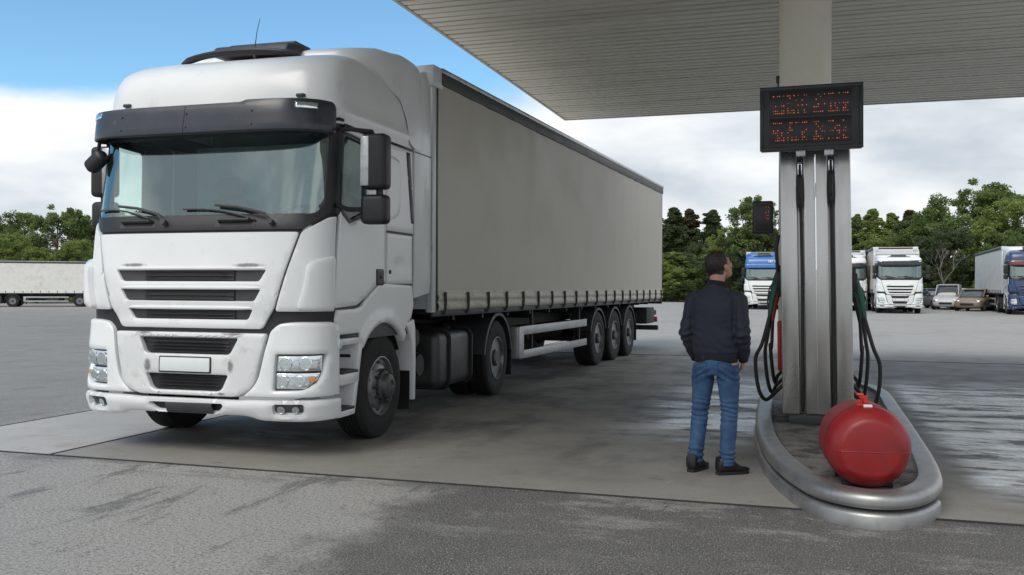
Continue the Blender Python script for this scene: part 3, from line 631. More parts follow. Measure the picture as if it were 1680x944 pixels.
        b = BM(); tube(b, [(.90, sg*1.24, 2.90), (.88, sg*1.32, 2.90), (.82, ym-.05*sg, 2.88), (.80, ym-.03*sg, 2.82)], .020, 8); tube(b, [(.80, ym+.02*sg, 2.29), (.80, ym+.02*sg, 2.39)], .03)
        tube(b, [(.98, sg*1.24, 2.22), (.92, sg*1.32, 2.18), (.80, ym, 2.18)], .022, 8); tube(b, [(.80, ym, 2.1), (.80, ym, 2.82)], .018); obj('mirror_arm', b, MT['plastic'], T)
    b = BM(); box(b, (.98, -1.33, 2.64), (1.12, -1.10, 2.78), .05, M=Matrix.Translation((1.05, -1.215, 2.7)) @ Matrix.Rotation(R(38), 4, 'X') @ Matrix.Translation((-1.05, 1.215, -2.7)) @ Matrix.Translation((0, -.05, .0)), seg=4); obj('kerb_mirror', b, MT['plastic'], T)
    b = BM(); tube(b, [(1.08, -1.13, 2.88), (1.08, -1.20, 2.86), (1.06, -1.24, 2.76)], .018); obj('mirror_arm', b, MT['plastic'], T)
    # interior
    b = BM(); box(b, (-.40, -1.15, 1.95), (-.34, 1.15, 3.0), .02); obj('bunk_curtain', b, MT['curtain_in'], T)
    b = BM(); box(b, (.62, -1.12, 1.75), (1.22, 1.12, 2.06), .06); box(b, (.60, .35, 2.0), (.9, .9, 2.14), .05); obj('dashboard', b, MT['dash'], T)
    for y in (.62, -.62):
        b = BM(); box(b, (-.30, y-.25, 1.6), (.28, y+.25, 1.75), .06); box(b, (-.30, y-.24, 1.7), (-.12, y+.24, 2.42), .07); box(b, (-.27, y-.15, 2.44), (-.14, y+.15, 2.64), .05); obj('seat', b, MT['interior'], T)
    b = BM(); q = Matrix.Translation((.52, .62, 2.15)) @ Matrix.Rotation(R(35), 4, 'Y')
    tube(b, [q @ Vector((.23*math.cos(a), .23*math.sin(a), 0)) for a in [2*math.pi*k/32 for k in range(32)]], .016, 8, closed=True)
    box(b, (-.20, -.03, -.01), (.20, .03, .01), .01, M=q); cyl(b, q @ Vector((0, 0, -.2)), q @ Vector((0, 0, .02)), .05, 12); obj('steering_wheel', b, MT['greyplastic'], T)
    # chassis, tank, wheels
    b = BM()
    for sg in (1, -1): box(b, (-4.75, sg*.34, .72), (1.2, sg*.44, .98), .01)
    for x in (-4.7, -3.4, -2.3, -1.3, .4): box(b, (x, -.38, .76), (x+.08, .38, .94))
    box(b, (-.2, -.55, .55), (.9, .55, 1.05), .05); box(b, (-1.25, -1.1, .5), (-.95, .8, 1.0), .04); box(b, (-3.9, -1.0, .44), (-3.7, 1.0, .58), .03); box(b, (-.06, -1.0, .42), (.06, 1.0, .54), .02)
    obj('chassis', b, MT['black'], T)
    b = BM(); lathe(b, [(.0001, .99), (.50, .99), (.52, 1.02), (.52, 1.10), (.30, 1.13), (.0001, 1.13)], Matrix.Translation((-3.19, 0, 0)), 32, 'Z'); obj('fifth_wheel', b, MT['black'], T)
    for sg in (1, -1):
        b = BM(); box(b, (-2.93, sg*.60, .30), (-1.62, sg*1.20, .965), .10, seg=5); FT = obj('fuel_tank', b, MT['tank'], T, 40)
        for x in (-1.95, -2.72):
            b = BM(); sec = [(sg*.59, .29), (sg*1.208, .29), (sg*1.208, .975), (sg*.59, .975)]
            tube(b, [Vector((x, y, z)) for y, z in rpoly(sec, .11, 6)], .03, 8, closed=True, sq=.25); obj('tank_strap', b, MT['black'], FT)
        b = BM(); cyl(b, (-2.35, sg*1.0, .95), (-2.35, sg*1.03, 1.02), .05, 16); obj('filler_cap', b, MT['black'], FT)
        b = BM(); lathe(b, [(.0001, sg*.75), (.12, sg*.75), (.14, sg*.79), (.14, sg*1.10), (.12, sg*1.14), (.0001, sg*1.14)], Matrix.Translation((-1.22, 0, .62)), 20); lathe(b, [(.0001, sg*.75), (.11, sg*.75), (.12, sg*.79), (.12, sg*1.06), (.10, sg*1.1), (.0001, sg*1.1)], Matrix.Translation((-1.2, 0, .92)), 20); obj('air_tank', b, MT['black'], T)
        fender_arc('rear_fender', T, -3.79, .515, .63, 8, 172, sg*.62, sg*1.25, MT['greyplastic'], lip=.045)
        b = BM(); box(b, (-4.50, sg*.65, .22), (-4.485, sg*1.22, .75)); obj('mudflap', b, MT['black'], T)
        build_wheel('wheel', T, (0, sg*1.235, .515), sg, 'steer'); build_wheel('wheel', T, (-3.79, sg*1.235, .515), sg, 'drive')
    return T
def build_trailer():
    K = thing('semi_trailer', 'long grey curtain-sided semi-trailer behind the large white truck', 'trailer', (-1.551, 12.561, 0), -1.9236)
    L0, L1, HW, ZB, ZT = 1.6, -12.0, 1.275, 1.215, 4.03
    b = BM(); box(b, (L1+.03, -HW+.03, ZB-.04), (L0, HW-.03, ZB+.02)); obj('load_floor', b, MT['black'], K)
    b = BM(); box(b, (L1, -HW+.01, ZT-.05), (L0, HW-.01, ZT), .01); obj('roof', b, MT['tarp'], K)
    b = BM(); box(b, (L0-.04, -HW+.08, ZB), (L0, HW-.08, ZT-.12)); obj('front_wall', b, MT['dirtywhite'], K)
    b = BM(); box(b, (L1, -HW+.05, ZB), (L1+.04, HW-.05, ZT-.08)); obj('rear_door', b, MT['dirtywhite'], K)
    rnd = random.Random(4)
    for sg in (1, -1):
        b = BM(); box(b, (L0-.10, sg*(HW-.09), ZB-.02), (L0+.01, sg*(HW-.004), ZT-.10), .015); obj('corner_post', b, MT['dirtywhite'], K)
        b = BM(); box(b, (L0-.24, sg*(HW-.02), ZT-.24), (L0+.03, sg*(HW+.012), ZT+.01), .02); box(b, (L0-.02, sg*(HW-.30), ZT-.24), (L0+.035, sg*(HW-.0), ZT+.008), .02)
        for z in (.09, .15): cyl(b, (L0-.02, sg*(HW-.08), ZT-z), (L0+.045, sg*(HW-.08), ZT-z), .018, 10)
        obj('corner_cap', b, MT['dirtywhite'], K, 40)
        b = BM(); box(b, (L1+.0, sg*(HW-.09), ZB-.05), (L1+.06, sg*(HW-.002), ZT-.02), .01); obj('rear_post', b, MT['darkpaint'], K)
        # roof rail: pale cap over a dark track
        b = BM(); box(b, (L1, sg*(HW-.06), ZT-.045), (L0-.20, sg*(HW+.026), ZT+.012), .008); obj('roof_rail', b, MT['alu'], K)
        b = BM(); box(b, (L1+.02, sg*(HW-.03), ZT-.185), (L0-.20, sg*(HW+.020), ZT-.045), .006); obj('curtain_track', b, MT['darkpaint'], K)
        b = BM(); box(b, (L0-.135, sg*(HW-.02), ZB), (L0-.10, sg*(HW-.001), ZT-.12), .004); obj('curtain_pole', b, MT['darkpaint'], K)
        # curtain
        nx, nz = 150, 24; xa, xb, za, zb = L0-.135, L1+.06, ZB+.235, ZT-.17
        b = BM(); rows = []
        for j in range(nz+1):
            row = []
            for i in range(nx+1):
                x = xa+(xb-xa)*i/nx; z = za+(zb-za)*j/nz
                e = min(1, (z-za)/.5)*min(1, (zb-z)/.25)
                d = .010*noise.noise(Vector((x*.55, z*.5, 3*sg)))+.004*noise.noise(Vector((x*2.4, z*.7, 9)))+.0035*(1-e)*math.sin(x*2*math.pi/.72)
                row.append(b.verts.new((x, sg*(HW+.002+d), z)))
            rows.append(row)
        for p, q in zip(rows, rows[1:]):
            for i in range(nx): b.faces.new((p[i], p[i+1], q[i+1], q[i]))
        r_ = bmesh.ops.extrude_face_region(b, geom=list(b.faces)); bmesh.ops.translate(b, vec=(0, -sg*.012, 0), verts=[v for v in r_['geom'] if isinstance(v, bmesh.types.BMVert)])
        CU = obj('curtain', b, MT['tarp'], K, 50)
        # hem: two padded folds, pinched at every buckle
        NB = 19; sp = (L1-L0+.55)/NB
        b = BM(); n = NB*8; rows = []
        sec = [(.235, .004), (.215, .010), (.195, .006), (.18, .014), (.155, .024), (.125, .020), (.108, .004), (.095, .006), (.075, .020), (.045, .026), (.015, .016), (.0, .004)]
        for i in range(n+1):
            x = (L0-.135)+(L1+.06-L0+.135)*i/n; ph = ((x-(L0-.30))/sp) % 1; pin = math.exp(-(min(ph, 1-ph)/.10)**2)
            rows.append([b.verts.new((x, sg*(HW+d*(1-.65*pin)+.006*noise.noise(Vector((x*3, z*8, sg)))), ZB+z+.006*noise.noise(Vector((x*1.5, 0, 5))))) for z, d in sec])
        for p, q in zip(rows, rows[1:]):
            for k in range(len(sec)-1): b.faces.new((p[k], p[k+1], q[k+1], q[k]))
        r_ = bmesh.ops.extrude_face_region(b, geom=list(b.faces)); bmesh.ops.translate(b, vec=(0, -sg*.012, 0), verts=[v for v in r_['geom'] if isinstance(v, bmesh.types.BMVert)])
        obj('curtain_hem', b, MT['tarplow'], K, 60)
        first = None
        for i in range(NB+1):
            x = L0-.30+sp*i
            if x < L1+.15: break
            if first is None:
                b = BM(); y = sg*(HW+.022)
                tube(b, [(0, y, ZB+.215), (.006, y+.006*sg, ZB+.15), (-.004, y+.004*sg, ZB+.09), (.004, y, ZB+.0), (.0, y-.03*sg, ZB-.05)], .019, 6, sq=.35)
                box(b, (-.026, y-.004, ZB+.125), (.026, y+.014*sg, ZB+.175), .006); box(b, (-.022, y-.004, ZB+.165), (.030, y+.010*sg, ZB+.205), .006); box(b, (-.02, y-.004, ZB+.06), (.02, y+.012*sg, ZB+.095), .006)
                first = obj('strap_buckle', b, MT['seam'], K); first.location.x = x
            else:
                c = first.copy(); COL.objects.link(c); c.parent = K; c.location.x = x
        b = BM(); box(b, (L1+.02, sg*(HW-.05), ZB-.07), (L0-.02, sg*(HW-.012), ZB+.015), .006); obj('edge_rail', b, MT['darkpaint'], K)
        # side guard
        b = BM()
        for za_, zb_ in ((.785, .915), (.44, .56)): box(b, (-5.10, sg*1.20, za_), (-1.62, sg*1.235, zb_), .006)
        box(b, (-1.66, sg*1.195, .44), (-1.46, sg*1.24, .915), .02, seg=3)
        box(b, (-1.50, sg*1.0, .44), (-1.455, sg*1.22, .915), .02, seg=3)
        obj('side_guard', b, MT['guard'], K, 40)
        for x in (-2.15, -4.75):
            b = BM(); box(b, (x-.03, sg*1.16, .45), (x+.03, sg*1.198, 1.16)); box(b, (x-.028, sg*.5, 1.02), (x+.028, sg*1.19, 1.10)); obj('guard_bracket', b, MT['black'], K)
        # landing leg
        b = BM(); box(b, (-.95, sg*.78, .42), (-.82, sg*.92, 1.18), .01); box(b, (-.93, sg*.80, .30), (-.84, sg*.90, .45), .01); box(b, (-1.02, sg*.72, .27), (-.75, sg*.98, .30), .01); obj('landing_leg', b, MT['black'], K)
        for k in range(3):
            ax = -7.289+1.31-1.31*k
            build_wheel('wheel', K, (ax, sg*1.225, .515), sg, 'trailer')
            fender_arc('mudguard', K, ax, .50, .60, 18, 162, sg*.80, sg*1.225, MT['greyplastic'], lip=.04)
        b = BM(); box(b, (-9.33, sg*.82, .30), (-9.315, sg*1.21, .92)); obj('mudflap', b, MT['black'], K)
    b = BM()
    for sg in (1, -1):
        prism(b, [(1.5, 1.17), (1.5, 1.05), (-.9, 1.0), (-1.5, .86), (-9.6, .86), (-11.9, 1.02), (-11.9, 1.17)], Matrix(((1, 0, 0, 0), (0, 0, 1, sg*.52-.05), (0, 1, 0, 0), (0, 0, 0, 1))), .10)
    for x in np.arange(-11.5, 1.5, .95): box(b, (x, -1.22, 1.09), (x+.06, 1.22, 1.175))
    for k in range(3): ax = -5.979-1.31*k; cyl(b, (ax, -1.0, .515), (ax, 1.0, .515), .07, 12); box(b, (ax-.3, -.62, .55), (ax+.45, .62, .75), .04)
    obj('chassis', b, MT['black'], K)
    b = BM(); box(b, (-2.9, -1.1, .55), (-1.75, .4, 1.05), .04); obj('pallet_box', b, MT['black'], K)
    b = BM(); lathe(b, [(.0001, -.6), (.17, -.6), (.2, -.55), (.2, .35), (.17, .4), (.0001, .4)], Matrix.Translation((-4.3, 0, .72)), 24); obj('air_tank', b, MT['black'], K)
    b = BM(); box(b, (-12.02, -1.18, .42), (-11.88, 1.18, .54), .02); box(b, (-11.9, -.58, .5), (-11.8, -.46, 1.1)); box(b, (-11.9, .46, .5), (-11.8, .58, 1.1)); obj('rear_bumper', b, MT['black'], K)
    b = BM(); box(b, (-10.6, .5, .62), (-11.5, 1.18, 1.0), .03); box(b, (-11.5, .62, .80), (-12.05, 1.12, .92), .02); obj('tool_box', b, MT['black'], K)
    for sg in (1, -1):
        b = BM(); box(b, (-12.06, sg*.75, .62), (-11.98, sg*1.15, .76), .02); obj('tail_light', b, MT['redlens'], K)
        b = BM(); box(b, (-12.08, sg*1.06, 1.08), (-11.98, sg*1.26, 1.18), .02); obj('buffer', b, MT['rubber'], K)
    return K
# ---------------------------------------------------------------- ground
def ground_mat(name, base, light, kind):
    m = bpy.data.materials.new(name); m.use_nodes = True; nt = m.node_tree; b = nt.nodes['Principled BSDF']
    t = N('ShaderNodeTexCoord', nt); src = t.outputs['Object']; sp = N('ShaderNodeSeparateXYZ', nt); nt.links.new(src, sp.inputs[0]); U, V = sp.outputs[0], sp.outputs[1]
    def noise_(scale, det=6, ro=.6, st=None):
        s_ = src
        if st: q = N('ShaderNodeMapping', nt); q.inputs['Scale'].default_value = st; nt.links.new(src, q.inputs[0]); s_ = q.outputs[0]
        n = N('ShaderNodeTexNoise', nt); n.inputs['Scale'].default_value = scale; n.inputs['Detail'].default_value = det; n.inputs['Roughness'].default_value = ro; nt.links.new(s_, n.inputs[0]); return n.outputs[0]
    def ramp(v, a, b_, lo=0, hi=1):
        r_ = N('ShaderNodeMapRange', nt, interpolation_type='SMOOTHSTEP'); nt.links.new(v, r_.inputs[0])
        for i, x in zip((1, 2, 3, 4), (a, b_, lo, hi)): r_.inputs[i].default_value = x
        return r_.outputs[0]
    def mixc(f, a, b_):
        x = N('ShaderNodeMixRGB', nt)
        for i, v in ((0, f), (1, a), (2, b_)):
            if isinstance(v, tuple): x.inputs[i].default_value = (*v, 1)
            else: nt.links.new(v, x.inputs[i])
        return x.outputs[0]
    A = lambda a, b_: M_('ADD', a, b_, nt); Mu = lambda a, b_: M_('MULTIPLY', a, b_, nt); Mn = lambda a, b_: M_('MINIMUM', a, b_, nt); Sb = lambda a, b_: M_('SUBTRACT', a, b_, nt)
    big = noise_(.25, 7); mid = noise_(1.6, 8); fine = noise_(42, 4, .75); grit = noise_(95, 3, .7)
    rough = ramp(mid, .3, .7, .55, .8)
    if kind == 'asphalt':
        # worn pale surface left of the drip line of the canopy, pale wash beyond the slab
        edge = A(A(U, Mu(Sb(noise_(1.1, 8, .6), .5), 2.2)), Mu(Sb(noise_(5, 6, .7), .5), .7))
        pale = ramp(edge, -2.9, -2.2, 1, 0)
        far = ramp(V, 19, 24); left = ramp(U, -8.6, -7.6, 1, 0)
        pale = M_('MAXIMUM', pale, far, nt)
        right = Mu(ramp(A(U, Mu(Sb(noise_(1.3, 7, .6), .5), 1.6)), .9, 1.5), ramp(V, 5.2, 5.6, 1, 0)); pale = M_('MAXIMUM', pale, Mu(right, .55), nt)
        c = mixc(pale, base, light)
        nearslab = Mu(ramp(V, 5.7, 6.6), ramp(noise_(1.7, 8, .7, (.5, 1.4, 1)), .47, .60)); c = mixc(Mu(Mu(nearslab, ramp(V, 7.5, 8, 1, 0)), .7), c, (.10, .10, .10))
        vein = Mu(Mu(ramp(noise_(1.4, 10, .78, (.8, 1.5, 1)), .50, .60), ramp(U, -2.6, -2.0)), ramp(V, 4.2, 6.3)); c = mixc(Mu(vein, .62), c, light)
        crack = Mu(ramp(noise_(1.5, 10, .78, (1.6, .45, 1)), .53, .62), ramp(V, 18, 20, 1, 0)); c = mixc(Mu(crack, .75), c, (.105, .105, .105))
        c = mixc(Mu(Mu(left, ramp(V, 30, 60, 1, 0)), .62), c, (.17, .163, .15))
        c = mixc(ramp(fine, .42, .66, 0, .62), c, (.05, .05, .05))
        c = mixc(ramp(grit, .54, .66, 0, .75), c, (.66, .65, .62))
        c = mixc(Mu(ramp(big, .45, .7), .22), c, (.08, .08, .08))
        bs, bd = 1.0, .010; b.inputs['Specular IOR Level'].default_value = .25
    else:
        c = mixc(ramp(big, .35, .65), base, light)
        c = mixc(ramp(mid, .48, .78, 0, .5), c, tuple(x*.55 for x in base))
        c = mixc(ramp(fine, .35, .75, 0, .25), c, (.08, .08, .08))
        bs, bd = .35, .004
        if kind == 'slab':
            # oil and tyre stains in the lanes; shade beneath the truck painted in too
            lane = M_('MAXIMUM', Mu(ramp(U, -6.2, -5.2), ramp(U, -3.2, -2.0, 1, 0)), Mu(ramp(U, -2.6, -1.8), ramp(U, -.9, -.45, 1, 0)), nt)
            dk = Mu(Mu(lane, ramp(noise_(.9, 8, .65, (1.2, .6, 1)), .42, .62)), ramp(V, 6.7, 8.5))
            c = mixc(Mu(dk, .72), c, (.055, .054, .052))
            oil = ramp(noise_(2.6, 9, .7, (.8, 1.3, 1)), .60, .70); c = mixc(Mu(oil, .55), c, (.04, .04, .04))
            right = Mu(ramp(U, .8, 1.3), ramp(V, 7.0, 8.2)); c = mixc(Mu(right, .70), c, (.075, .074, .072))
            sc = noise_(1.7, 10, .74, (.55, 1.6, 1)); zone = Mu(M_('MAXIMUM', Mu(ramp(U, 1.1, 1.5), ramp(V, 6.9, 7.8)), Mu(Mu(ramp(U, -2.3, -1.2), ramp(U, -.55, -.3, 1, 0)), Mu(ramp(V, 8.6, 10), .7)), nt), ramp(V, 13.5, 17, 1, 0))
            scuff_glint = Mu(ramp(sc, .46, .53), zone); c = mixc(Mu(scuff_glint, .88), c, (.72, .73, .74))  # white scuffs, plus sky reflection on the wet painted as pale colour
            wet = Mu(zone, ramp(noise_(1.2, 8, .66, (.5, 1.7, 1)), .44, .54)); rough = M_('MAXIMUM', Sb(rough, Mu(wet, .62)), .10, nt)
            ws_ = Mu(Mu(ramp(U, -5.6, -5.2), ramp(U, -4.6, -4.3, 1, 0)), Mu(ramp(V, 7.2, 7.6), ramp(V, 8.4, 9, 1, 0))); c = mixc(Mu(Mu(ws_, ramp(sc, .5, .58)), .6), c, (.5, .52, .55))
            redst = Mu(Mu(ramp(U, .0, .1), ramp(U, .3, .4, 1, 0)), 0)
        if kind == 'infill':
            c = mixc(ramp(noise_(3, 9, .7), .45, .6), c, (.04, .038, .036)); 
    nt.links.new(c, b.inputs['Base Color']); nt.links.new(rough, b.inputs['Roughness'])
    bp = N('ShaderNodeBump', nt); bp.inputs['Strength'].default_value = bs; bp.inputs['Distance'].default_value = bd
    nt.links.new(A(fine, Mu(mid, .6)), bp.inputs['Height']); nt.links.new(bp.outputs[0], b.inputs['Normal'])
    return m
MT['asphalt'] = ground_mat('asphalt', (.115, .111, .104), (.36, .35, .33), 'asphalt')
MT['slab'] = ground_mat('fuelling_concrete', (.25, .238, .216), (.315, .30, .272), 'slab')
MT['strip'] = ground_mat('pale_concrete', (.38, .365, .34), (.46, .445, .415), 'strip')
MT['infill'] = ground_mat('island_concrete', (.16, .15, .135), (.22, .21, .19), 'infill')
MT['grass'] = mat('verge_grass', (.10, .16, .045), .9, var=.4, vscale=.8, bump=.6, bscale=12)
MT['joint'] = mat('slab_joint', (.03, .03, .03), .8)
def sheet(name, pts, z, m):
    b = BM(); b.faces.new([b.verts.new((u, v, z)) for u, v in pts])
    o = obj(name, b, m); o.rotation_euler = (0, 0, -R(17.5)); return tag(o, kind='structure')
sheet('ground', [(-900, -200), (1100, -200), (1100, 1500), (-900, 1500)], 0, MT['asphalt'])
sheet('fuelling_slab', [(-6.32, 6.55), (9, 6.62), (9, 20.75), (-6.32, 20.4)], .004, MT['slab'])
sheet('concrete_strip', [(-8.08, 6.55), (-6.335, 6.55), (-6.335, 40), (-8.08, 40)], .004, MT['strip'])
sheet('grass_verge', [(-900, 84), (-30, 82), (-12, 118), (20, 112), (60, 75), (1100, 60), (1100, 1400), (-900, 1400)], .004, MT['grass'])
b = BM(); box(b, (-8.08, 6.535, .0), (9, 6.552, .0095)); box(b, (-6.338, 6.552, 0), (-6.318, 40, .0095)); box(b, (-8.09, 6.552, 0), (-8.075, 40, .0085)); box(b, (-6.3, 20.42, 0), (9, 20.45, .0095))
o = obj('slab_joint', b, MT['joint']); o.rotation_euler = (0, 0, -R(17.5)); tag(o, kind='structure')
# ---------------------------------------------------------------- canopy
def station():
    rz = -R(17.5); U0, U1, V0, V1, ZC = -4.82, 5.3, 3.6, 18.92, 5.0
    Cn = thing('fuel_canopy', 'pale ribbed flat canopy roof over the pump island, borne by one round-edged column', 'canopy', (0, 0, 0), rz)
    b = BM(); n = int((V1-V0-.1)/.2)
    for i in range(n):
        v = V0+.05+.2*i; d = .0025*((i*7) % 3)
        box(b, (U0+.05, v+.028, ZC+d), (U1-.05, v+.172, ZC+.05+d), .006, seg=1)
    obj('soffit', b, MT['soffit'], Cn, 40)
    b = BM(); box(b, (U0+.04, V0+.04, ZC+.030), (U1-.04, V1-.04, ZC+.44)); obj('roof_deck', b, MT['darkpaint'], Cn)
    for lo, hi in (((U0, V0, ZC-.01), (U0+.045, V1, ZC+.5)), ((U1-.045, V0, ZC-.01), (U1, V1, ZC+.5)), ((U0+.046, V1-.045, ZC-.01), (U1-.046, V1, ZC+.5)), ((U0+.046, V0, ZC-.01), (U1-.046, V0+.045, ZC+.5))):
        b = BM(); box(b, lo, hi, .008); obj('fascia', b, MT['fascia'], Cn)
    b = BM(); box(b, (-.28, 10.72, .17), (.28, 11.28, ZC+.1), .22, seg=10); obj('column', b, MT['column'], Cn)
    b = BM(); cyl(b, (-.285, 10.95, 3.2), (-.285, 10.95, 3.86), .016, 12); box(b, (-.315, 10.90, 3.82), (-.265, 10.97, 3.90), .015); obj('downpipe', b, MT['greyplastic'], Cn)
    # ------------------------------------------------------------ island
    I = thing('pump_island', 'raised oval pump island rimmed by a silver tubular steel crash rail', 'pump island', (0, 0, 0), rz)
    base = spline([(.27, 13.55), (-.25, 13.35), (-.48, 12.6), (-.49, 10.8), (-.41, 8.8), (-.27, 7.6), (-.09, 6.82), (.10, 6.36), (.38, 6.17), (.65, 6.27), (.86, 6.70), (.94, 7.4), (.975, 8.8), (1.0, 10.8), (1.0, 12.6), (.78, 13.35), (.27, 13.55)], 7)
    base = [Vector((p[0], p[1], 0)) for p in base]
    def off(d):
        o = []
        for i, p in enumerate(base):
            t = (base[min(i+1, len(base)-1)]-base[max(i-1, 0)]).normalized(); nrm = Vector((t.y, -t.x, 0))   # inward is to the left of travel
            o.append(p-nrm*(-d) if False else p+Vector((-t.y, t.x, 0))*d)
        return o
    def sweep(name, prof, m, i0=0, i1=None, parent=I):
        b = BM(); rings = [[q+Vector((0, 0, z)) for q in off(d)[i0:i1]] for d, z in prof]
        vv = [[b.verts.new(p) for p in r_] for r_ in rings]; k = len(vv)
        for a in range(k):
            c_ = vv[(a+1) % k]
            for j in range(len(vv[a])-1): b.faces.new((vv[a][j], vv[a][j+1], c_[j+1], c_[j]))
        b.faces.new([r_[0] for r_ in vv]); b.faces.new([r_[-1] for r_ in vv])
        return obj(name, b, m, parent, 45)
    arc = [(.030, .118), (.008, .122), (-.004, .134), (-.006, .150), (-.006, .175), (-.002, .192), (.010, .207), (.026, .216), (.045, .220)]
    sweep('crash_rail', arc+[(.13, .222), (.148, .215), (.15, .15), (.05, .112)], MT['rail'])
    sweep('kerb_face', [(.03, 0), (.03, .105), (.045, .117), (.14, .117), (.14, 0)], MT['greyplastic'])
    i0 = 30; sweep('rail_foot', [(-.012, 0), (-.014, .075), (-.006, .092), (.012, .10), (.028, .10), (.028, 0)], MT['rail'], 24, 71)
    b = BM(); pp = off(.142)[:-1]; b.faces.new([b.verts.new((p.x, p.y, .175)) for p in pp]); r_ = bmesh.ops.extrude_face_region(b, geom=list(b.faces)); bmesh.ops.translate(b, vec=(0, 0, -.17), verts=[v for v in r_['geom'] if isinstance(v, bmesh.types.BMVert)])
    obj('island_top', b, MT['infill'], I, 30)
    b = BM(); tube(b, [(p.x, p.y, .183) for p in off(.165)[28:70]], .010, 6); obj('rim_cable', b, MT['hose'], I)
    # ------------------------------------------------------------ dispenser
    D = thing('fuel_dispenser', 'tall brushed steel fuel dispenser with black hoses and green nozzles on its flanks', 'fuel pump', stn(.135, 9.4, .175), rz)
    D.rotation_euler = (0, -R(1.0), rz)
    H = 2.66
    b = BM(); box(b, (-.27, .03, 0), (.27, 1.15, .10), .008); obj('plinth', b, MT['greyplastic'], D)
    b = BM(); box(b, (-.318, .085, .10), (.318, 1.2, H-.004), .006); obj('cabinet', b, MT['steel'], D)
    for u0, u1, nm in ((-.325, -.165, 'front_panel'), (-.108, .118, 'front_panel'), (.175, .325, 'front_panel')):
        b = BM(); box(b, (u0, 0, .10), (u1, .10, H), .012, seg=3); obj(nm, b, MT['steel'], D)
    b = BM(); box(b, (-.33, .10, .12), (-.318, 1.18, H-.03), .004); obj('side_panel', b, MT['steel'], D)
    b = BM(); box(b, (.318, .10, .12), (.33, 1.18, H-.03), .004); obj('side_panel', b, MT['steel'], D)
    b = BM(); cyl(b, (.0, -.012, 1.5), (.0, -.012, H-.05), .010, 10); cyl(b, (.0, -.010, .11), (.0, -.010, 1.5), .003, 6); obj('locking_rod', b, MT['chrome'], D)
    for u, zt in ((-.137, 2.42), (.147, 2.45)):
        b = BM(); box(b, (u-.024, .02, zt), (u+.024, .08, zt+.16), .01); cyl(b, (u, .03, zt-.12), (u, .03, zt+.02), .012, 10); obj('nozzle_holder', b, MT['chrome'], D)
        b = BM(); tube(b, spline([(u, .02, zt+.10), (u, .0, zt-.02), (u, -.015, zt-.14), (u, -.01, zt-.28), (u+.004, .01, zt-.36)], 5), [.013]*5+[.026]*12+[.016]*4, 10); box(b, (u-.014, -.075, zt-.24), (u+.014, -.02, zt-.10), .008); obj('nozzle', b, MT['plastic'], D, 50)
        b = BM(); tube(b, spline([(u+.004, .01, zt-.34), (u+.008, .02, 1.5), (u+.004, .02, .9), (u, .03, .35), (u, .05, .12)], 6), .015, 10); obj('hose', b, MT['hose'], D, 60)
    # flank nozzles with looping hoses
    def flank(sg, v, z0, out_, low, mm, back=.25, r=.019):
        x0 = sg*.335
        b = BM(); box(b, (x0-.01*sg, v-.05, z0-.02), (x0+.05*sg, v+.05, z0+.16), .012); obj('nozzle_boot', b, MT['plastic'], D)
        b = BM()
        tube(b, spline([(x0+.03*sg, v, z0+.10), (x0+.055*sg, v-.01, z0+.0), (x0+.085*sg, v-.03, z0-.13), (x0+.105*sg, v-.05, z0-.27)], 5), [.018, .022, .026, .03, .033, .034, .034, .034, .033, .032, .03, .03, .028, .026, .024, .022], 10)
        tube(b, spline([(x0+.05*sg, v-.0, z0+.02), (x0+.12*sg, v-.02, z0-.08), (x0+.125*sg, v-.04, z0-.2)], 4), .008, 6)
        obj('nozzle', b, mm, D, 50)
        b = BM(); tube(b, spline([(x0+.10*sg, v-.05, z0-.25), (x0+(.10+(out_-.10)*.55)*sg, v-.06, z0-.55), (x0+out_*sg, v-.03, low+.42), (x0+(out_-.02)*sg, v+.02, low+.13), (x0+(out_*.66)*sg, v+.10, low), (x0+.07*sg, v+back, low+.06), (x0-.01*sg, v+back+.03, low+.14)], 8), r, 10); obj('hose', b, MT['hose'], D, 60)
    flank(-1, .22, 1.33, .25, .20, MT['green']); flank(-1, .55, 1.40, .17, .24, MT['green']); flank(-1, .90, 1.25, .13, .30, MT['redvalve']); 
    flank(1, .20, 1.30, .24, .14, MT['green']); flank(1, .50, 1.36, .15, .20, MT['green']); flank(1, .85, 1.22, .12, .28, MT['plastic'])
    b = BM(); box(b, (-.39, .80, .45), (-.335, .90, .98), .02); obj('extinguisher_box', b, MT['redvalve'], D)
    b = BM(); tube(b, [(-.36, .30, 1.45), (-.375, .28, 1.72), (-.35, .30, 1.86)], .018, 8); obj('hose_mast', b, MT['plastic'], D)
    # ------------------------------------------------------------ displays
    def dots(b, x0, x1, z1, pitch, rows, y, seed):
        rnd = random.Random(seed); ncol = int((x1-x0)/pitch)
        for r_ in range(rows):
            run = 0
            for c in range(ncol):
                p = {0: .72, 2: .22, 1: .12, 3: .10, 4: .55, 5: .10, 6: .38, 7: .80}.get(r_ % 8, .3)
                if rnd.random() < p and (c % 7) != 6:
                    s = pitch*(.14+.14*rnd.random()); cx = x0+pitch*(c+.5); cz = z1-pitch*1.25*(r_+.5)
                    box(b, (cx-s, y-.002, cz-s), (cx+s, y, cz+s))
    Wd, Hd = .915, .595
    B = thing('price_display', 'wide black price display board with rows of orange-red dots above the dispenser', 'display board', stn(.055, 9.12, 2.80), rz)
    B.rotation_euler = (R(0), -R(.3), rz)
    b = BM(); box(b, (-Wd/2, 0, 0), (Wd/2, .13, Hd), .012, seg=3); obj('casing', b, MT['ledbody'], B)
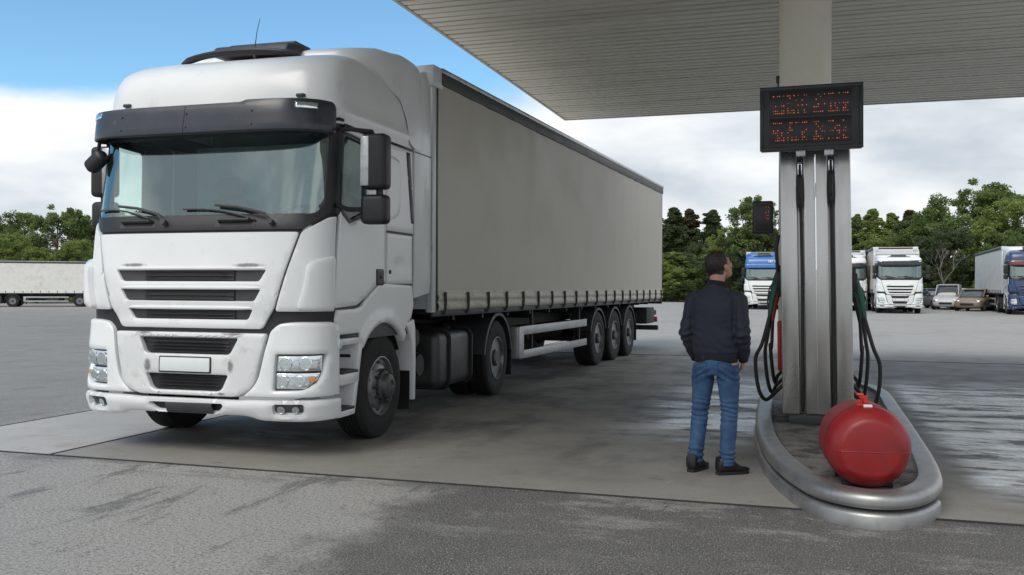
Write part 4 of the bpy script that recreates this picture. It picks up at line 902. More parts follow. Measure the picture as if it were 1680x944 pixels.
    b = BM(); box(b, (-Wd/2-.004, -.008, -.006), (Wd/2+.004, .0, .030), .003); box(b, (-Wd/2-.004, -.008, Hd-.03), (Wd/2+.004, .0, Hd+.006), .003); box(b, (-Wd/2-.004, -.008, .03), (-Wd/2+.03, .0, Hd-.03), .003); box(b, (Wd/2-.03, -.008, .03), (Wd/2+.004, .0, Hd-.03), .003); obj('frame', b, MT['ledbody'], B)
    for xa in (-.13, .12): b = BM(); box(b, (xa, .03, -.055), (xa+.08, .10, .0)); obj('mounting_bracket', b, MT['alu'], B)
    k = 0
    for zt in (.520, .265):
        b = BM(); box(b, (-.375, -.004, zt-.205), (.36, -.001, zt+.035), .002); F = obj('display_window', b, MT['ledface'], B)
        for xa, xb in ((-.345, -.03), (.02, .335)):
            k += 1; b = BM(); dots(b, xa, xb, zt, .0185, 8, -.005, k); obj('digits', b, MT['led'], F, None)
    S_ = thing('side_display', 'small black display box jutting from the left flank of the steel dispenser', 'display box', stn(-.30, 9.62, 2.04), rz)
    b = BM(); box(b, (-.20, 0, 0), (-.0, .10, .33), .02, seg=3); obj('casing', b, MT['ledbody'], S_)
    b = BM(); box(b, (-.17, -.004, .03), (-.02, .002, .30), .003); F = obj('display_window', b, MT['ledface'], S_)
    b = BM(); dots(b, -.075, -.025, .27, .013, 8, -.0055, 11); obj('digits', b, MT['led'], F, None)
    b = BM(); box(b, (-.26, .08, .12), (.0, .12, .20)) if False else box(b, (-.02, .03, .12), (.012, .08, .20)); obj('bracket', b, MT['alu'], S_)
station()
# ---------------------------------------------------------------- red tank
def red_tank():
    r, L = .270, .60
    ax = Vector((.20, .98, 0)).normalized()
    t = thing('gas_tank', 'red painted steel gas cylinder lying on its side at the island tip', 'tank', (2.415, 6.36, .175), -math.atan2(ax.x, ax.y))
    # local Y is the axis
    head = [(.0005, -L/2-.050), (.10, -L/2-.048), (.17, -L/2-.042), (.192, -L/2-.038), (.203, -L/2-.027), (.228, -L/2-.008), (.248, -L/2+.022), (.263, -L/2+.055), (.270, -L/2+.10)]
    prof = head+[(.2705, -.16), (.275, -.150), (.275, -.138), (.2705, -.128), (.270, .14)]+[(a, -h) for a, h in reversed(head)]
    b = BM(); lathe(b, prof, Matrix.Translation((0, 0, r)), 72); 
    for v in b.verts:
        n_ = noise.noise(v.co*3.2)*.006; v.co += (v.co-Vector((0, v.co.y, r))).normalized()*n_ if (v.co-Vector((0, v.co.y, r))).length > .01 else Vector()
    obj('shell', b, MT['redpaint'], t, 40)
    b = BM(); box(b, (-.283, -L/2-.040, r-.004), (.283, -L/2-.03, r+.004), .003) if False else tube(b, [Vector((x, float(np.interp(math.hypot(x, .015), [q[0] for q in head], [q[1] for q in head]))-.0005, r-.015)) for x in np.linspace(-.262, .262, 40)], .0032, 6); obj('head_seam', b, MT['redpaint'], t)
    b = BM(); lathe(b, [(.055, 2*r-.012), (.055, 2*r+.012), (.04, 2*r+.02), (.022, 2*r+.02), (.022, 2*r+.04), (.03, 2*r+.043), (.03, 2*r+.058), (.0005, 2*r+.06)], Matrix.Translation((-.02, -.13, 0)), 20, 'Z')
    cyl(b, (-.02, -.13, 2*r+.035), (-.02, -.22, 2*r+.035), .015, 12); cyl(b, (-.02, -.13, 2*r+.065), (-.06, -.12, 2*r+.067), .010, 8); obj('valve', b, MT['redvalve'], t)
    b = BM(); box(b, (-.035, -.235, 2*r-.022), (.02, -.205, 2*r+.012), .004); obj('tag', b, MT['plate'], t)
    for y in (-.17, .17):
        b = BM(); box(b, (-.16, y-.02, -.002), (.16, y+.02, .028), .004)
        for sg in (1, -1): box(b, (sg*.11, y-.018, .002), (sg*.155, y+.018, .055), .004)
        obj('cradle', b, MT['black'], t)
red_tank()
# ---------------------------------------------------------------- the man
def finish(bm, voxel, smooth_it=2, disp=None, trim=None):
    me = bpy.data.meshes.new('tmp'); bmesh.ops.recalc_face_normals(bm, faces=bm.faces); bm.to_mesh(me); bm.free()
    o = bpy.data.objects.new('tmp', me); COL.objects.link(o)
    m = o.modifiers.new('r', 'REMESH'); m.mode = 'VOXEL'; m.voxel_size = voxel; m.adaptivity = 0
    s = o.modifiers.new('s', 'SMOOTH'); s.iterations = smooth_it; s.factor = .6
    dg = bpy.context.evaluated_depsgraph_get(); ev = o.evaluated_get(dg); me2 = bpy.data.meshes.new_from_object(ev)
    bpy.data.objects.remove(o); b = bmesh.new(); b.from_mesh(me2); bpy.data.meshes.remove(me2)
    if trim: bmesh.ops.delete(b, geom=[f for f in b.faces if trim(f.calc_center_median())], context='FACES')
    if disp:
        b.normal_update(); ds = [(v, disp(v.co, v.normal)) for v in b.verts]
        for v, d in ds: v.co += v.normal*d
    return b
def loft(bm, secs, n=24, side=(1, 0, 0)):
    """secs: (centre, rx, ry[, power]); rings perpendicular to the path, rx along side"""
    rings = []; cs = [Vector(s[0]) for s in secs]
    for i, s in enumerate(secs):
        d = (cs[min(i+1, len(cs)-1)]-cs[max(i-1, 0)]).normalized(); sx = Vector(side); sx = (sx-d*sx.dot(d)).normalized(); sy = d.cross(sx)
        e = 2/(s[3] if len(s) > 3 else 2); ring = []
        for k in range(n):
            a = 2*math.pi*k/n; ca, sa = math.cos(a), math.sin(a)
            ring.append(bm.verts.new(cs[i]+sx*s[1]*math.copysign(abs(ca)**e, ca)+sy*s[2]*math.copysign(abs(sa)**e, sa)))
        rings.append(ring)
    for a, b in zip(rings, rings[1:]):
        for k in range(n): j = (k+1) % n; bm.faces.new((a[k], a[j], b[j], b[k]))
    for r_, c, sg in ((rings[0], cs[0], -1), (rings[-1], cs[-1], 1)):
        v = bm.verts.new(c)
        for k in range(n): bm.faces.new((r_[k], r_[(k+1) % n], v))
def ell(bm, c, r, M=None):
    b2 = bmesh.new(); bmesh.ops.create_uvsphere(b2, u_segments=28, v_segments=18, radius=1); X = Matrix.Translation(c) @ (M or Matrix()) @ Matrix.Diagonal((*r, 1))
    bmesh.ops.transform(b2, matrix=X, verts=b2.verts); merge(bm, b2)
def man():
    P = (1.655, 7.50, 0); face = R(-28)          # body looks along local +Y
    # hips, knees, feet in local coordinates (x right, y forward)
    LH, LK, LF = Vector((-.095, 0, .90)), Vector((-.135, .02, .50)), Vector((-.165, -.02, .10))
    RH, RK, RF = Vector((.095, 0, .90)), Vector((.105, .025, .50)), Vector((.100, -.04, .10))
    # head frame: turned right and tilted up
    HM = Matrix.Translation((.015, .035, 1.665)) @ Matrix.Rotation(R(-34), 4, 'Z') @ Matrix.Rotation(R(24), 4, 'X')
    hc = lambda x, y, z: HM @ Vector((x, y, z))
    HR = HM.to_3x3().to_4x4()
    b = BM()
    ell(b, hc(0, -.012, .035), (.078, .096, .098), HR); ell(b, hc(0, .030, -.03), (.060, .068, .085), HR); ell(b, hc(0, .058, -.085), (.036, .036, .030), HR)
    loft(b, [(hc(0, .082, .028), .008, .010), (hc(0, .100, .0), .011, .013), (hc(0, .116, -.020), .015, .014), (hc(0, .098, -.034), .013, .010)], 12)
    ell(b, hc(0, .088, -.055), (.026, .014, .007), HR); ell(b, hc(0, .085, -.067), (.022, .014, .007), HR); ell(b, hc(0, .080, .036), (.052, .016, .011), HR)
    for s in (1, -1):
        ell(b, hc(s*.078, .0, -.008), (.010, .020, .033), HR @ Matrix.Rotation(R(-12), 4, 'X')); ell(b, hc(s*.084, -.012, .004), (.010, .010, .022), HR)
        ell(b, hc(s*.038, .068, -.022), (.024, .022, .022), HR); ell(b, hc(s*.031, .082, .014), (.014, .010, .009), HR)
    loft(b, [(Vector((0, -.02, 1.44)), .075, .065), (Vector((0, -.005, 1.52)), .062, .064), (Vector((.008, .012, 1.60)), .060, .064), (hc(0, -.01, -.02), .058, .062)])
    loft(b, [(Vector((0, -.0, 1.47)), .10, .07), (Vector((0, -.01, 1.40)), .165, .095, 2.4), (Vector((0, -.01, 1.25)), .165, .105, 2.4), (Vector((0, 0, 1.08)), .145, .095, 2.3), (Vector((0, 0, .95)), .155, .10, 2.3), (Vector((0, 0, .86)), .150, .095)])
    for H_, K_, F_, fa in ((LH, LK, LF, R(-8)), (RH, RK, RF, R(-42))):
        fd = lambda x, y, z, F_=F_, fa=fa: F_+Vector((x*math.cos(fa)-y*math.sin(fa), x*math.sin(fa)+y*math.cos(fa), z))
        loft(b, [(H_, .080, .090), (H_.lerp(K_, .5), .068, .075), (K_, .052, .055), (K_.lerp(F_, .35), .050, .056), (F_+Vector((0, 0, .02)), .034, .040), (F_+Vector((0, .0, -.06)), .034, .045)])
        loft(b, [(fd(0, -.045, -.05), .026, .026), (fd(0, .04, -.052), .032, .022), (fd(0, .15, -.066), .032, .012)], side=(math.cos(fa), math.sin(fa), 0))
    arms = {}
    for s in (1, -1):
        sh = Vector((s*.176, -.005, 1.405)); el = Vector((s*.232, -.055, 1.13)); wr = Vector((s*.200, .085, .935)); arms[s] = (sh, el, wr)
        loft(b, [(sh, .052, .052), (sh.lerp(el, .5), .046, .048), (el, .040, .042), (el.lerp(wr, .4), .040, .042), (wr, .027, .030)])
        d = (wr-el).normalized(); hd = (d+Vector((-s*.15, .15, -.45))).normalized(); sx = Vector((s, 0, 0)); sx = (sx-hd*sx.dot(hd)).normalized(); fw = hd.cross(sx)*(-s); fw = Vector((0, 1, 0)) - hd*hd.y; fw.normalize()
        pc = wr+hd*.045
        loft(b, [(wr+hd*.005, .018, .028), (wr+hd*.04, .017, .040), (wr+hd*.085, .014, .040)], 16, side=sx)
        inn = -sx
        for i in range(4):       # fingers of unequal length, curled towards the thigh
            o_ = wr+hd*.085+fw*(.028-.019*i); L = (.074, .082, .076, .060)[i]
            p1 = o_+hd*L*.42+inn*.006; p2 = p1+(hd*.80+inn*.6).normalized()*L*.33; p3 = p2+(hd*.35+inn*.93).normalized()*L*.25
            loft(b, [(o_-hd*.015, .009, .009), (p1, .0088, .0088), (p2, .0078, .0078), (p3, .006, .006)], 10, side=sx)
        t0 = wr+hd*.03+fw*.034; t1 = t0+(fw*.6+hd*.8).normalized()*.035; t2 = t1+(fw*.15+hd+inn*.4).normalized()*.028
        loft(b, [(t0-fw*.015, .011, .012), (t1, .0105, .0105), (t2, .008, .008)], 10, side=sx)
    bb = finish(b, .0055, 1)
    me = bpy.data.meshes.new('person'); bb.to_mesh(me); bb.free()
    person = link('person', me, MT['skin'], None, 80); person.location = P; person.rotation_euler = (0, 0, face)
    tag(person, 'man in navy jacket and blue jeans standing by the island, looking up at the display', 'person')
    # hair
    b = BM(); ell(b, hc(0, -.018, .044), (.086, .102, .100), HR); ell(b, hc(0, -.050, -.035), (.070, .058, .080), HR)
    HI = HM.inverted()
    def cut(c):
        q = HI @ c; return (q.y > .052-.25*max(0, .09-q.z)+(.02 if q.z > .11 else 0)) or (q.z < .0 and q.y > -.012-.2*max(0, -q.z) ) or q.z < -.105
    bb = finish(b, .006, 2, lambda c, n: .003*noise.noise(c*60)+.0015*noise.noise(c*140), cut)
    obj('hair', bb, MT['hair'], person, 80)
    # jacket
    b = BM()
    loft(b, [(Vector((.0, .0, .905)), .168, .118, 2.4), (Vector((0, 0, .96)), .172, .120, 2.4), (Vector((0, -.0, 0.985)), .184, .134, 2.4), (Vector((0, -.005, 1.06)), .190, .138, 2.4), (Vector((0, -.012, 1.20)), .188, .136, 2.5), (Vector((0, -.018, 1.33)), .196, .130, 2.5), (Vector((0, -.018, 1.41)), .192, .118, 2.4), (Vector((0, -.012, 1.46)), .140, .100), (Vector((0, -.004, 1.49)), .092, .085), (Vector((.003, .004, 1.515)), .078, .076), (Vector((.006, .008, 1.535)), .073, .072)], 32)
    for s in (1, -1):
        sh, el, wr = arms[s]
        loft(b, [(sh+Vector((-s*.05, 0, .02)), .070, .080), (sh+Vector((s*.005, 0, -.005)), .074, .082), (sh.lerp(el, .5), .066, .070), (el+Vector((0, -.008, .0)), .060, .064), (el.lerp(wr, .45), .057, .062), (el.lerp(wr, .85), .050, .054), (wr+Vector((0, 0, .0)), .042, .046)])
    def wr_(c, n):
        d = .0045*noise.noise(Vector((c.x*5, c.y*5, c.z*9)))+.003*noise.noise(Vector((c.x*11, c.y*11, c.z*20)))
        for s in (1, -1):
            el = arms[s][1]; k = (c-el); w = math.exp(-(k.length/.12)**2); d += w*.007*math.sin((k.z*.9-k.y*.5)*95+noise.noise(c*9)*2.5)
        w = math.exp(-((c.z-1.03)/.09)**2); d += w*.006*noise.noise(Vector((c.x*16+c.z*10, c.y*16, c.z*22)))
        k = Vector((abs(c.x)-.17, c.y, c.z-1.30)); d -= .010*math.exp(-(k.x/.018)**2-((c.z-1.28)/.12)**2)
        return d
    bb = finish(b, .0075, 2, wr_, lambda c: c.z < .955 and abs(c.x) < .185 and False)
    J = obj('jacket', bb, MT['jacket'], person, 80)
    b = BM(); loft(b, [(Vector((0, 0, .885)), .158, .110, 2.4), (Vector((0, 0, .90)), .171, .121, 2.4), (Vector((0, 0, .955)), .174, .124, 2.4), (Vector((0, 0, .975)), .170, .120, 2.4)], 40); obj('waistband', b, MT['knit'], J, 60)
    b = BM(); loft(b, [(Vector((0, -.004, 1.485)), .092, .086), (Vector((.002, .0, 1.515)), .085, .081), (Vector((.006, .004, 1.550)), .081, .078)], 32); obj('collar', b, MT['knit'], J, 60)
    for s in (1, -1):
        el, wr = arms[s][1:]; d = (wr-el).normalized(); b = BM(); loft(b, [(wr-d*.045, .046, .050), (wr-d*.02, .043, .047), (wr+d*.025, .040, .044)], 20); obj('cuff', b, MT['knit'], J, 60)
    # jeans
    b = BM()
    loft(b, [(Vector((0, 0, .985)), .150, .105, 2.3), (Vector((0, -.005, .92)), .160, .116, 2.3), (Vector((0, -.008, .85)), .160, .122, 2.3), (Vector((0, -.004, .80)), .14, .108)], 32)
    for H_, K_, F_ in ((LH, LK, LF), (RH, RK, RF)):
        loft(b, [(H_+Vector((0, -.008, -.02)), .086, .118), (H_.lerp(K_, .3)+Vector((0, -.004, 0)), .092, .102), (H_.lerp(K_, .65), .080, .086), (K_, .068, .073), (K_.lerp(F_, .3), .066, .073), (K_.lerp(F_, .7), .061, .067), (F_+Vector((0, 0, .02)), .060, .068), (F_+Vector((0, .0, -.022)), .062, .072)], 24)
    def jr(c, n):
        d = .0035*noise.noise(Vector((c.x*9, c.y*9, c.z*13)))
        w = math.exp(-((c.z-.50)/.09)**2)+1.5*math.exp(-((c.z-.15)/.06)**2); d += w*.0055*math.sin(c.z*150+noise.noise(c*8)*4+c.y*20)
        w = math.exp(-((c.z-.80)/.06)**2); d += w*.005*math.sin(c.z*110+abs(c.x)*60+noise.noise(c*9)*2)
        if abs(c.z-.115) < .03: d += .003
        return d
    bb = finish(b, .0065, 2, jr)
    JE = obj('jeans', bb, MT['jeans'], person, 80)
    for s in (1, -1):      # back pockets
        yb = -.128; pk = [(s*.045, .905), (s*.135, .895), (s*.135, .80), (s*.09, .775), (s*.048, .80)]
        b = BM(); tube(b, [Vector((x, -.131+.55*max(0, abs(x)-.04)**1.6*1.6, z)) for x, z in [(p[0], p[1]) for p in pk]+[(pk[0][0], pk[0][1])]], .0022, 5); obj('pocket_seam', b, MT['jeans'], JE)
    # shoes
    for F_, ang in ((LF, R(-8)), (RF, R(-42))):
        X = Matrix.Translation((F_.x, F_.y, 0)) @ Matrix.Rotation(ang, 4, 'Z')
        b = BM(); secs = [(-.088, .030, .03, .105), (-.078, .044, .022, .150), (-.03, .048, .02, .158), (.03, .048, .02, .150), (.07, .051, .02, .104), (.11, .052, .02, .070), (.16, .049, .02, .062), (.19, .038, .022, .052), (.203, .020, .028, .042)]
        rows = []
        for y, hw, z0, z1 in secs:
            ring = []
            for k in range(20):
                a = 2*math.pi*k/20; c, s = math.cos(a), math.sin(a); e = .7
                ring.append(b.verts.new(X @ Vector((hw*math.copysign(abs(c)**e, c), y, (z0+z1)/2+(z1-z0)/2*math.copysign(abs(s)**e, s)))))
            rows.append(ring)
        for p, q in zip(rows, rows[1:]):
            for k in range(20): b.faces.new((p[k], p[(k+1) % 20], q[(k+1) % 20], q[k]))
        b.faces.new(rows[0]); b.faces.new(rows[-1])
        SH = obj('shoe', b, MT['shoe'], person, 60)
        b = BM(); out_ = rpoly([(-.036, -.092, .03), (.036, -.092, .03), (.045, -.02, .05), (.056, .10, .05), (.044, .18, .05), (0, .212, .04), (-.044, .18, .05), (-.056, .10, .05), (-.045, -.02, .05)], .04)
        prism(b, out_, X, .028, .005); obj('sole', b, MT['rubber'], SH, 40)
man()
truck = build_tractor(); trailer = build_trailer()
# ---------------------------------------------------------------- trees
def leaf_mat(name, c1, c2):
    m = bpy.data.materials.new(name); m.use_nodes = True; nt = m.node_tree; b = nt.nodes['Principled BSDF']
    g = N('ShaderNodeNewGeometry', nt); t = N('ShaderNodeTexCoord', nt); n = N('ShaderNodeTexNoise', nt); n.inputs['Scale'].default_value = .9; n.inputs['Detail'].default_value = 3; nt.links.new(t.outputs['Object'], n.inputs[0])
    f = M_('ADD', M_('MULTIPLY', g.outputs['Random Per Island'], .5, nt), M_('MULTIPLY', M_('SUBTRACT', n.outputs[0], .35, nt), 1.6, nt), nt)
    x = N('ShaderNodeMixRGB', nt); x.use_clamp = True; nt.links.new(f, x.inputs[0]); x.inputs[1].default_value = (*c1, 1); x.inputs[2].default_value = (*c2, 1); nt.links.new(x.outputs[0], b.inputs['Base Color'])
    b.inputs['Roughness'].default_value = .6; b.inputs['Specular IOR Level'].default_value = .25
    tr = N('ShaderNodeBsdfTranslucent', nt); nt.links.new(x.outputs[0], tr.inputs[0]); ms = N('ShaderNodeMixShader', nt); ms.inputs[0].default_value = .38
    nt.links.new(b.outputs[0], ms.inputs[1]); nt.links.new(tr.outputs[0], ms.inputs[2]); nt.links.new(ms.outputs[0], nt.nodes['Material Output'].inputs[0]); return m
LEAF = {'bright': leaf_mat('fresh_leaves', (.13, .19, .05), (.31, .37, .11)), 'mid': leaf_mat('green_leaves', (.095, .14, .045), (.22, .28, .09)),
        'dark': leaf_mat('needle_leaves', (.055, .08, .04), (.12, .155, .068)), 'brown': leaf_mat('rusty_leaves', (.055, .060, .025), (.13, .10, .05))}
MT['bark'] = mat('bark', (.085, .07, .055), .9, var=.3, vscale=5, bump=.5, bscale=9)
def tree_mesh(seed, kind, h=10.0):
    rnd = np.random.default_rng(seed); py = random.Random(seed)
    tb = BM(); limbs = []
    conifer = kind == 'cone'
    bend = [Vector((py.uniform(-.3, .3)*k/5, py.uniform(-.3, .3)*k/5, h*.80*k/5)) for k in range(6)]; bend[0] = Vector((0, 0, -.1))
    tube(tb, bend, [.24, .20, .16, .12, .08, .04], 8)
    cl = []
    if conifer:
        for k in range(260):
            z = h*(.04+.95*py.random()**.85); a = py.uniform(0, 6.28); irr = .75+.9*noise.noise(Vector((math.cos(a)*1.3, math.sin(a)*1.3, z*.45+seed)))
            rr = min(1, (h-z)/h*1.9+.06)*h*.17*py.uniform(.25, 1.15)*irr+.04; cl.append((Vector((rr*math.cos(a), rr*math.sin(a), z)), .22+.42*(h-z)/h, .8))
    else:
        lobes = []
        for k in range(12):
            a = py.uniform(0, 6.28); z = h*py.uniform(.30, .84); rr = h*.27*math.sqrt(max(.12, 1-((z/h-.5)/.42)**2))*py.uniform(.55, 1.15)
            c = Vector((rr*math.cos(a), rr*math.sin(a), z)); lobes.append((c, h*py.uniform(.10, .165)))
            s = Vector(bend[2+k % 3]); tube(tb, [s, s.lerp(c, .5)+Vector((0, 0, .25)), c], [.09, .055, .02], 5)
        lobes.append((Vector((0, 0, h*.86)), h*.12))
        for c, r in lobes:
            for k in range(17):
                d = Vector((py.gauss(0, 1), py.gauss(0, 1), py.gauss(0, 1)*.85)).normalized()*r*py.uniform(.45, 1.12); cl.append((c+d, h*py.uniform(.030, .058), .85))
        for k in range(26): a = py.uniform(0, 6.28); rr = h*.26*py.uniform(.3, 1.1); cl.append((Vector((rr*math.cos(a), rr*math.sin(a), h*py.uniform(.05, .30))), h*.06, .8))
    tb.normal_update()
    n_ = int(32000/len(cl)); C = []; 
    for c, r, fl in cl:
        q = rnd.normal(size=(n_, 3)); q /= np.linalg.norm(q, axis=1)[:, None]; q *= (rnd.random((n_, 1))**.45)*r; q[:, 2] *= fl; C.append(q+np.array(c))
    C = np.concatenate(C); m = len(C); s = rnd.uniform(.045, .09, (m, 1))*(h/10)*1.05
    a = rnd.normal(size=(m, 3)); a /= np.linalg.norm(a, axis=1)[:, None]; c2 = rnd.normal(size=(m, 3)); c2 = np.cross(a, c2); c2 /= np.linalg.norm(c2, axis=1)[:, None]
    V = np.stack([C-a*s*1.2, C+c2*s*.8, C+a*s*1.2, C-c2*s*.8], 1).reshape(-1, 3)
    V[:, 2] = np.maximum(V[:, 2], .02)
    me = bpy.data.meshes.new('crown'); me.vertices.add(4*m); me.vertices.foreach_set('co', V.ravel()); me.loops.add(4*m); me.loops.foreach_set('vertex_index', np.arange(4*m)); me.polygons.add(m); me.polygons.foreach_set('loop_start', np.arange(m)*4); me.update(calc_edges=True)
    tm = bpy.data.meshes.new('trunk'); tb.to_mesh(tm); tb.free(); tm.materials.append(MT['bark']); me.materials.append(LEAF['mid'])
    return me, tm
TM = {'a': tree_mesh(1, 'round'), 'b': tree_mesh(2, 'round'), 'c': tree_mesh(3, 'round'), 'd': tree_mesh(4, 'cone'), 'e': tree_mesh(5, 'cone')}
def tree(px, dist, topy, mesh, leaf, label, group='trees beyond the truck park', wide=1.0, nm=None):
    x = (px-840)/1520*dist; hz = 470+(px-840)*.0041; h = 1.5+(hz-topy)*dist/1520; me, tm = TM[mesh]
    o = bpy.data.objects.new(nm or ('pine_tree' if mesh in 'de' else 'broadleaf_tree'), None); COL.objects.link(o); o.location = (x, dist, 0); o.rotation_euler = (0, 0, (px*.37) % 6.28)
    k = h/10.0; o.scale = (k*wide, k*wide, k); tag(o, label, 'tree', group)
    for n_, d in (('crown', me), ('trunk', tm)):
        c = bpy.data.objects.new(n_, d); COL.objects.link(c); c.parent = o
        if n_ == 'crown': c.material_slots[0].link = 'OBJECT'; c.material_slots[0].material = LEAF[leaf]
T_ = [  # px, distance, top y, mesh, leaves, width, label
 (-55, 88, 338, 'b', 'mid', 1.2, 'broad green tree beyond the left parked trailer, cut by the photo edge'),
 (30, 84, 340, 'a', 'mid', 1.05, 'leafy green tree above the front end of the left parked trailer'),
 (5, 76, 378, 'c', 'bright', 1.2, 'low bright green tree leaning into the left photo edge above the trailer'),
 (95, 80, 334, 'b', 'mid', 1.05, 'tallest rounded green tree above the left parked trailer'),
 (60, 74, 402, 'c', 'bright', 1.3, 'low pale green tree just above the roof of the left parked trailer'),
 (128, 75, 388, 'a', 'bright', 1.2, 'low bright tree right beside the big truck on its left side'),
 (150, 86, 358, 'b', 'brown', 1.0, 'rusty tinged tree half hidden by the left edge of the big truck'),
 (220, 88, 345, 'c', 'mid', 1.2, None), (300, 92, 340, 'a', 'mid', 1.2, None), (390, 96, 338, 'b', 'mid', 1.2, None), (480, 100, 340, 'd', 'dark', 1.3, None), (570, 104, 342, 'c', 'mid', 1.2, None), (660, 108, 345, 'a', 'mid', 1.2, None), (750, 112, 345, 'b', 'dark', 1.2, None), (840, 118, 342, 'c', 'mid', 1.2, None), (930, 122, 345, 'a', 'mid', 1.2, None), (1010, 124, 344, 'd', 'dark', 1.5, None),
 (1070, 118, 350, 'a', 'dark', 1.2, 'dark green tree peeping out behind the rear edge of the grey trailer'),
 (1105, 112, 341, 'd', 'dark', 1.6, 'dark pine just right of the grey trailer rear edge'),
 (1132, 118, 343, 'e', 'brown', 1.5, 'second dark pine right of the trailer, with a rusty tip'),
 (1168, 115, 345, 'd', 'dark', 1.7, 'dark pine standing above the head of the man'),
 (1152, 108, 392, 'b', 'dark', 1.2, 'dark lower tree filling in behind the head of the man'),
 (1120, 104, 415, 'c', 'mid', 1.2, 'low bushy tree right of the trailer, below the pines'),
 (1200, 104, 365, 'a', 'bright', .9, 'pale green tree between the pines and the tall dark tree'),
 (1242, 100, 317, 'b', 'mid', 1.05, 'tall dark green tree behind the small side display'),
 (1232, 98, 372, 'c', 'dark', 1.15, 'dark lower tree above the blue truck'),
 (1160, 98, 432, 'c', 'bright', 1.2, 'low bright green bush-like tree left of the blue truck'),
 (1320, 112, 345, 'a', 'mid', 1.2, None),
 (1405, 112, 352, 'd', 'mid', 1.3, 'slim tree directly right of the steel dispenser'),
 (1430, 108, 343, 'e', 'bright', 1.5, 'pale green pointed tree above the half hidden white truck'),
 (1462, 112, 350, 'd', 'bright', 1.5, 'light green pointed tree above the parked white truck'),
 (1492, 106, 345, 'e', 'brown', 1.5, 'rusty brown topped tree above the right side of the white truck'),
 (1512, 100, 348, 'b', 'dark', 1.0, 'dark tree filling the dip left of the tallest tree'),
 (1450, 98, 385, 'c', 'bright', 1.3, 'low pale tree behind the roof of the parked white truck'),
 (1535, 96, 330, 'a', 'mid', .95, 'green tree leaning on the left flank of the tallest tree'),
 (1605, 90, 291, 'b', 'mid', 1.15, 'tallest full crowned green tree at the right above the parked cars'),
 (1560, 84, 372, 'c', 'dark', 1.25, 'dark lower tree directly above the parked cars'),
 (1655, 86, 318, 'a', 'bright', 1.1, 'bright green tree above the blue cab at the right edge'),
 (1635, 80, 372, 'c', 'mid', 1.2, 'low green tree just above the white trailer at the right'),
 (1720, 84, 322, 'b', 'mid', 1.2, 'green tree half cut by the right edge of the photo'), (1800, 88, 330, 'a', 'mid', 1.2, None)]
for px, d, ty, me_, lf, wd, lab in T_:
    tree(px, d, ty, me_, lf, lab or 'tree hidden from the photo behind the nearer vehicles', 'trees beyond the truck park' if lab else 'trees hidden behind the nearer things', wd)
rb = random.Random(21)
for i in range(46):
    px = (-60+rb.random()*260) if i < 14 else ((1080+rb.random()*190) if i < 28 else 1395+rb.random()*380)
    d = 90 if i < 14 else (99 if i < 28 else 87); d += rb.uniform(-4, 8)
    tree(px, d, 470-(470-420)*rb.uniform(.75, 1.25), rb.choice('abc'), rb.choice(['mid', 'mid', 'bright', 'dark']), 'low leafy bush filling in between the trees beyond the truck park', 'bushes between the trees', 1.9, 'shrub')
# bare silvery tree by the cars
b = BM(); py = random.Random(8)
def branch(p, d, L, r, k):
    q = p+d*L; tube(b, [p, p.lerp(q, .5)+Vector((py.uniform(-.08, .08), 0, .05)), q], [r, r*.8, r*.55], 5)
    if k:
        for _ in range(3): branch(q, (d+Vector((py.uniform(-1, 1), py.uniform(-.6, .6), py.uniform(-.25, .5)))*.75).normalized(), L*.68, r*.55, k-1)
branch(Vector((0, 0, 0)), Vector((.05, 0, 1)), 1.9, .09, 4)
MT['deadbark'] = mat('bleached_bark', (.15, .14, .125), .9, var=.2)
o = obj('bare_tree', b, MT['deadbark'], None, 50); o.location = ((1546-840)/1520*78, 78, 0); tag(o, 'bare grey leafless tree standing behind the parked cars', 'tree')
# ---------------------------------------------------------------- vehicles in the distance
def recolour(o, table):
    nm = o.name.split('.')[0]
    if nm in table and o.type == 'MESH':
        for sl_ in o.material_slots: sl_.link = 'OBJECT'; sl_.material = table[nm]
    for c in o.children: recolour(c, table)
SKIP = {'rivet', 'lock', 'handle_bar', 'roof_bolt', 'visor_seam', 'visor_bracket', 'kerb_mirror', 'tag', 'antenna', 'seat', 'mirror_trim', 'grille_bar', 'deflector_seam', 'filler_cap', 'locker_door' if False else 'grab_recess'}
def copy_big(o, parent=None):
    c = o.copy(); COL.objects.link(c); c.parent = parent
    for ch in list(o.children):
        if ch.name.split('.')[0] not in SKIP: copy_big(ch, c)
    return c
def kids(o):
    for c in o.children: yield c; yield from kids(c)
def rig(X, Y, back_deg, tl, trl, tcol=None, kcol=None, low=False, sc=1.0, gt='trucks parked at the far side', gk='trailers parked at the far side', names=('semi_truck', 'semi_trailer')):
    """front bumper centre at (X, Y); the rig extends back along the bearing back_deg"""
    bd = Vector((math.sin(R(back_deg)), math.cos(R(back_deg)), 0)); yaw = math.atan2(-bd.y, -bd.x); p = Vector((X, Y, 0))+bd*1.4*sc
    a = copy_big(truck); a.location = p; a.rotation_euler = (0, 0, yaw); a.scale = (sc,)*3; tag(a, tl, 'truck', gt)
    kk = copy_big(trailer); kk.location = p+bd*3.19*sc; kk.rotation_euler = (0, 0, yaw); kk.scale = (sc,)*3; tag(kk, trl, 'trailer', gk)
    if tcol: recolour(a, tcol)
    if kcol: recolour(kk, kcol)
    if low:
        for c in a.children:
            n_ = c.name.split('.')[0]
            if n_ in ('roof_panel', 'roof_spoiler', 'roof_hatch', 'roof_wind_deflector', 'side_deflector') and (n_ != 'side_deflector'):
                k = low; c.scale.z = k; c.location.z = 2.955*(1-k)
    return a, kk
def paint(n, c, **k): MT[n] = mat(n, c, .35, coat=.4, var=.08, vscale=2, **k); return MT[n]
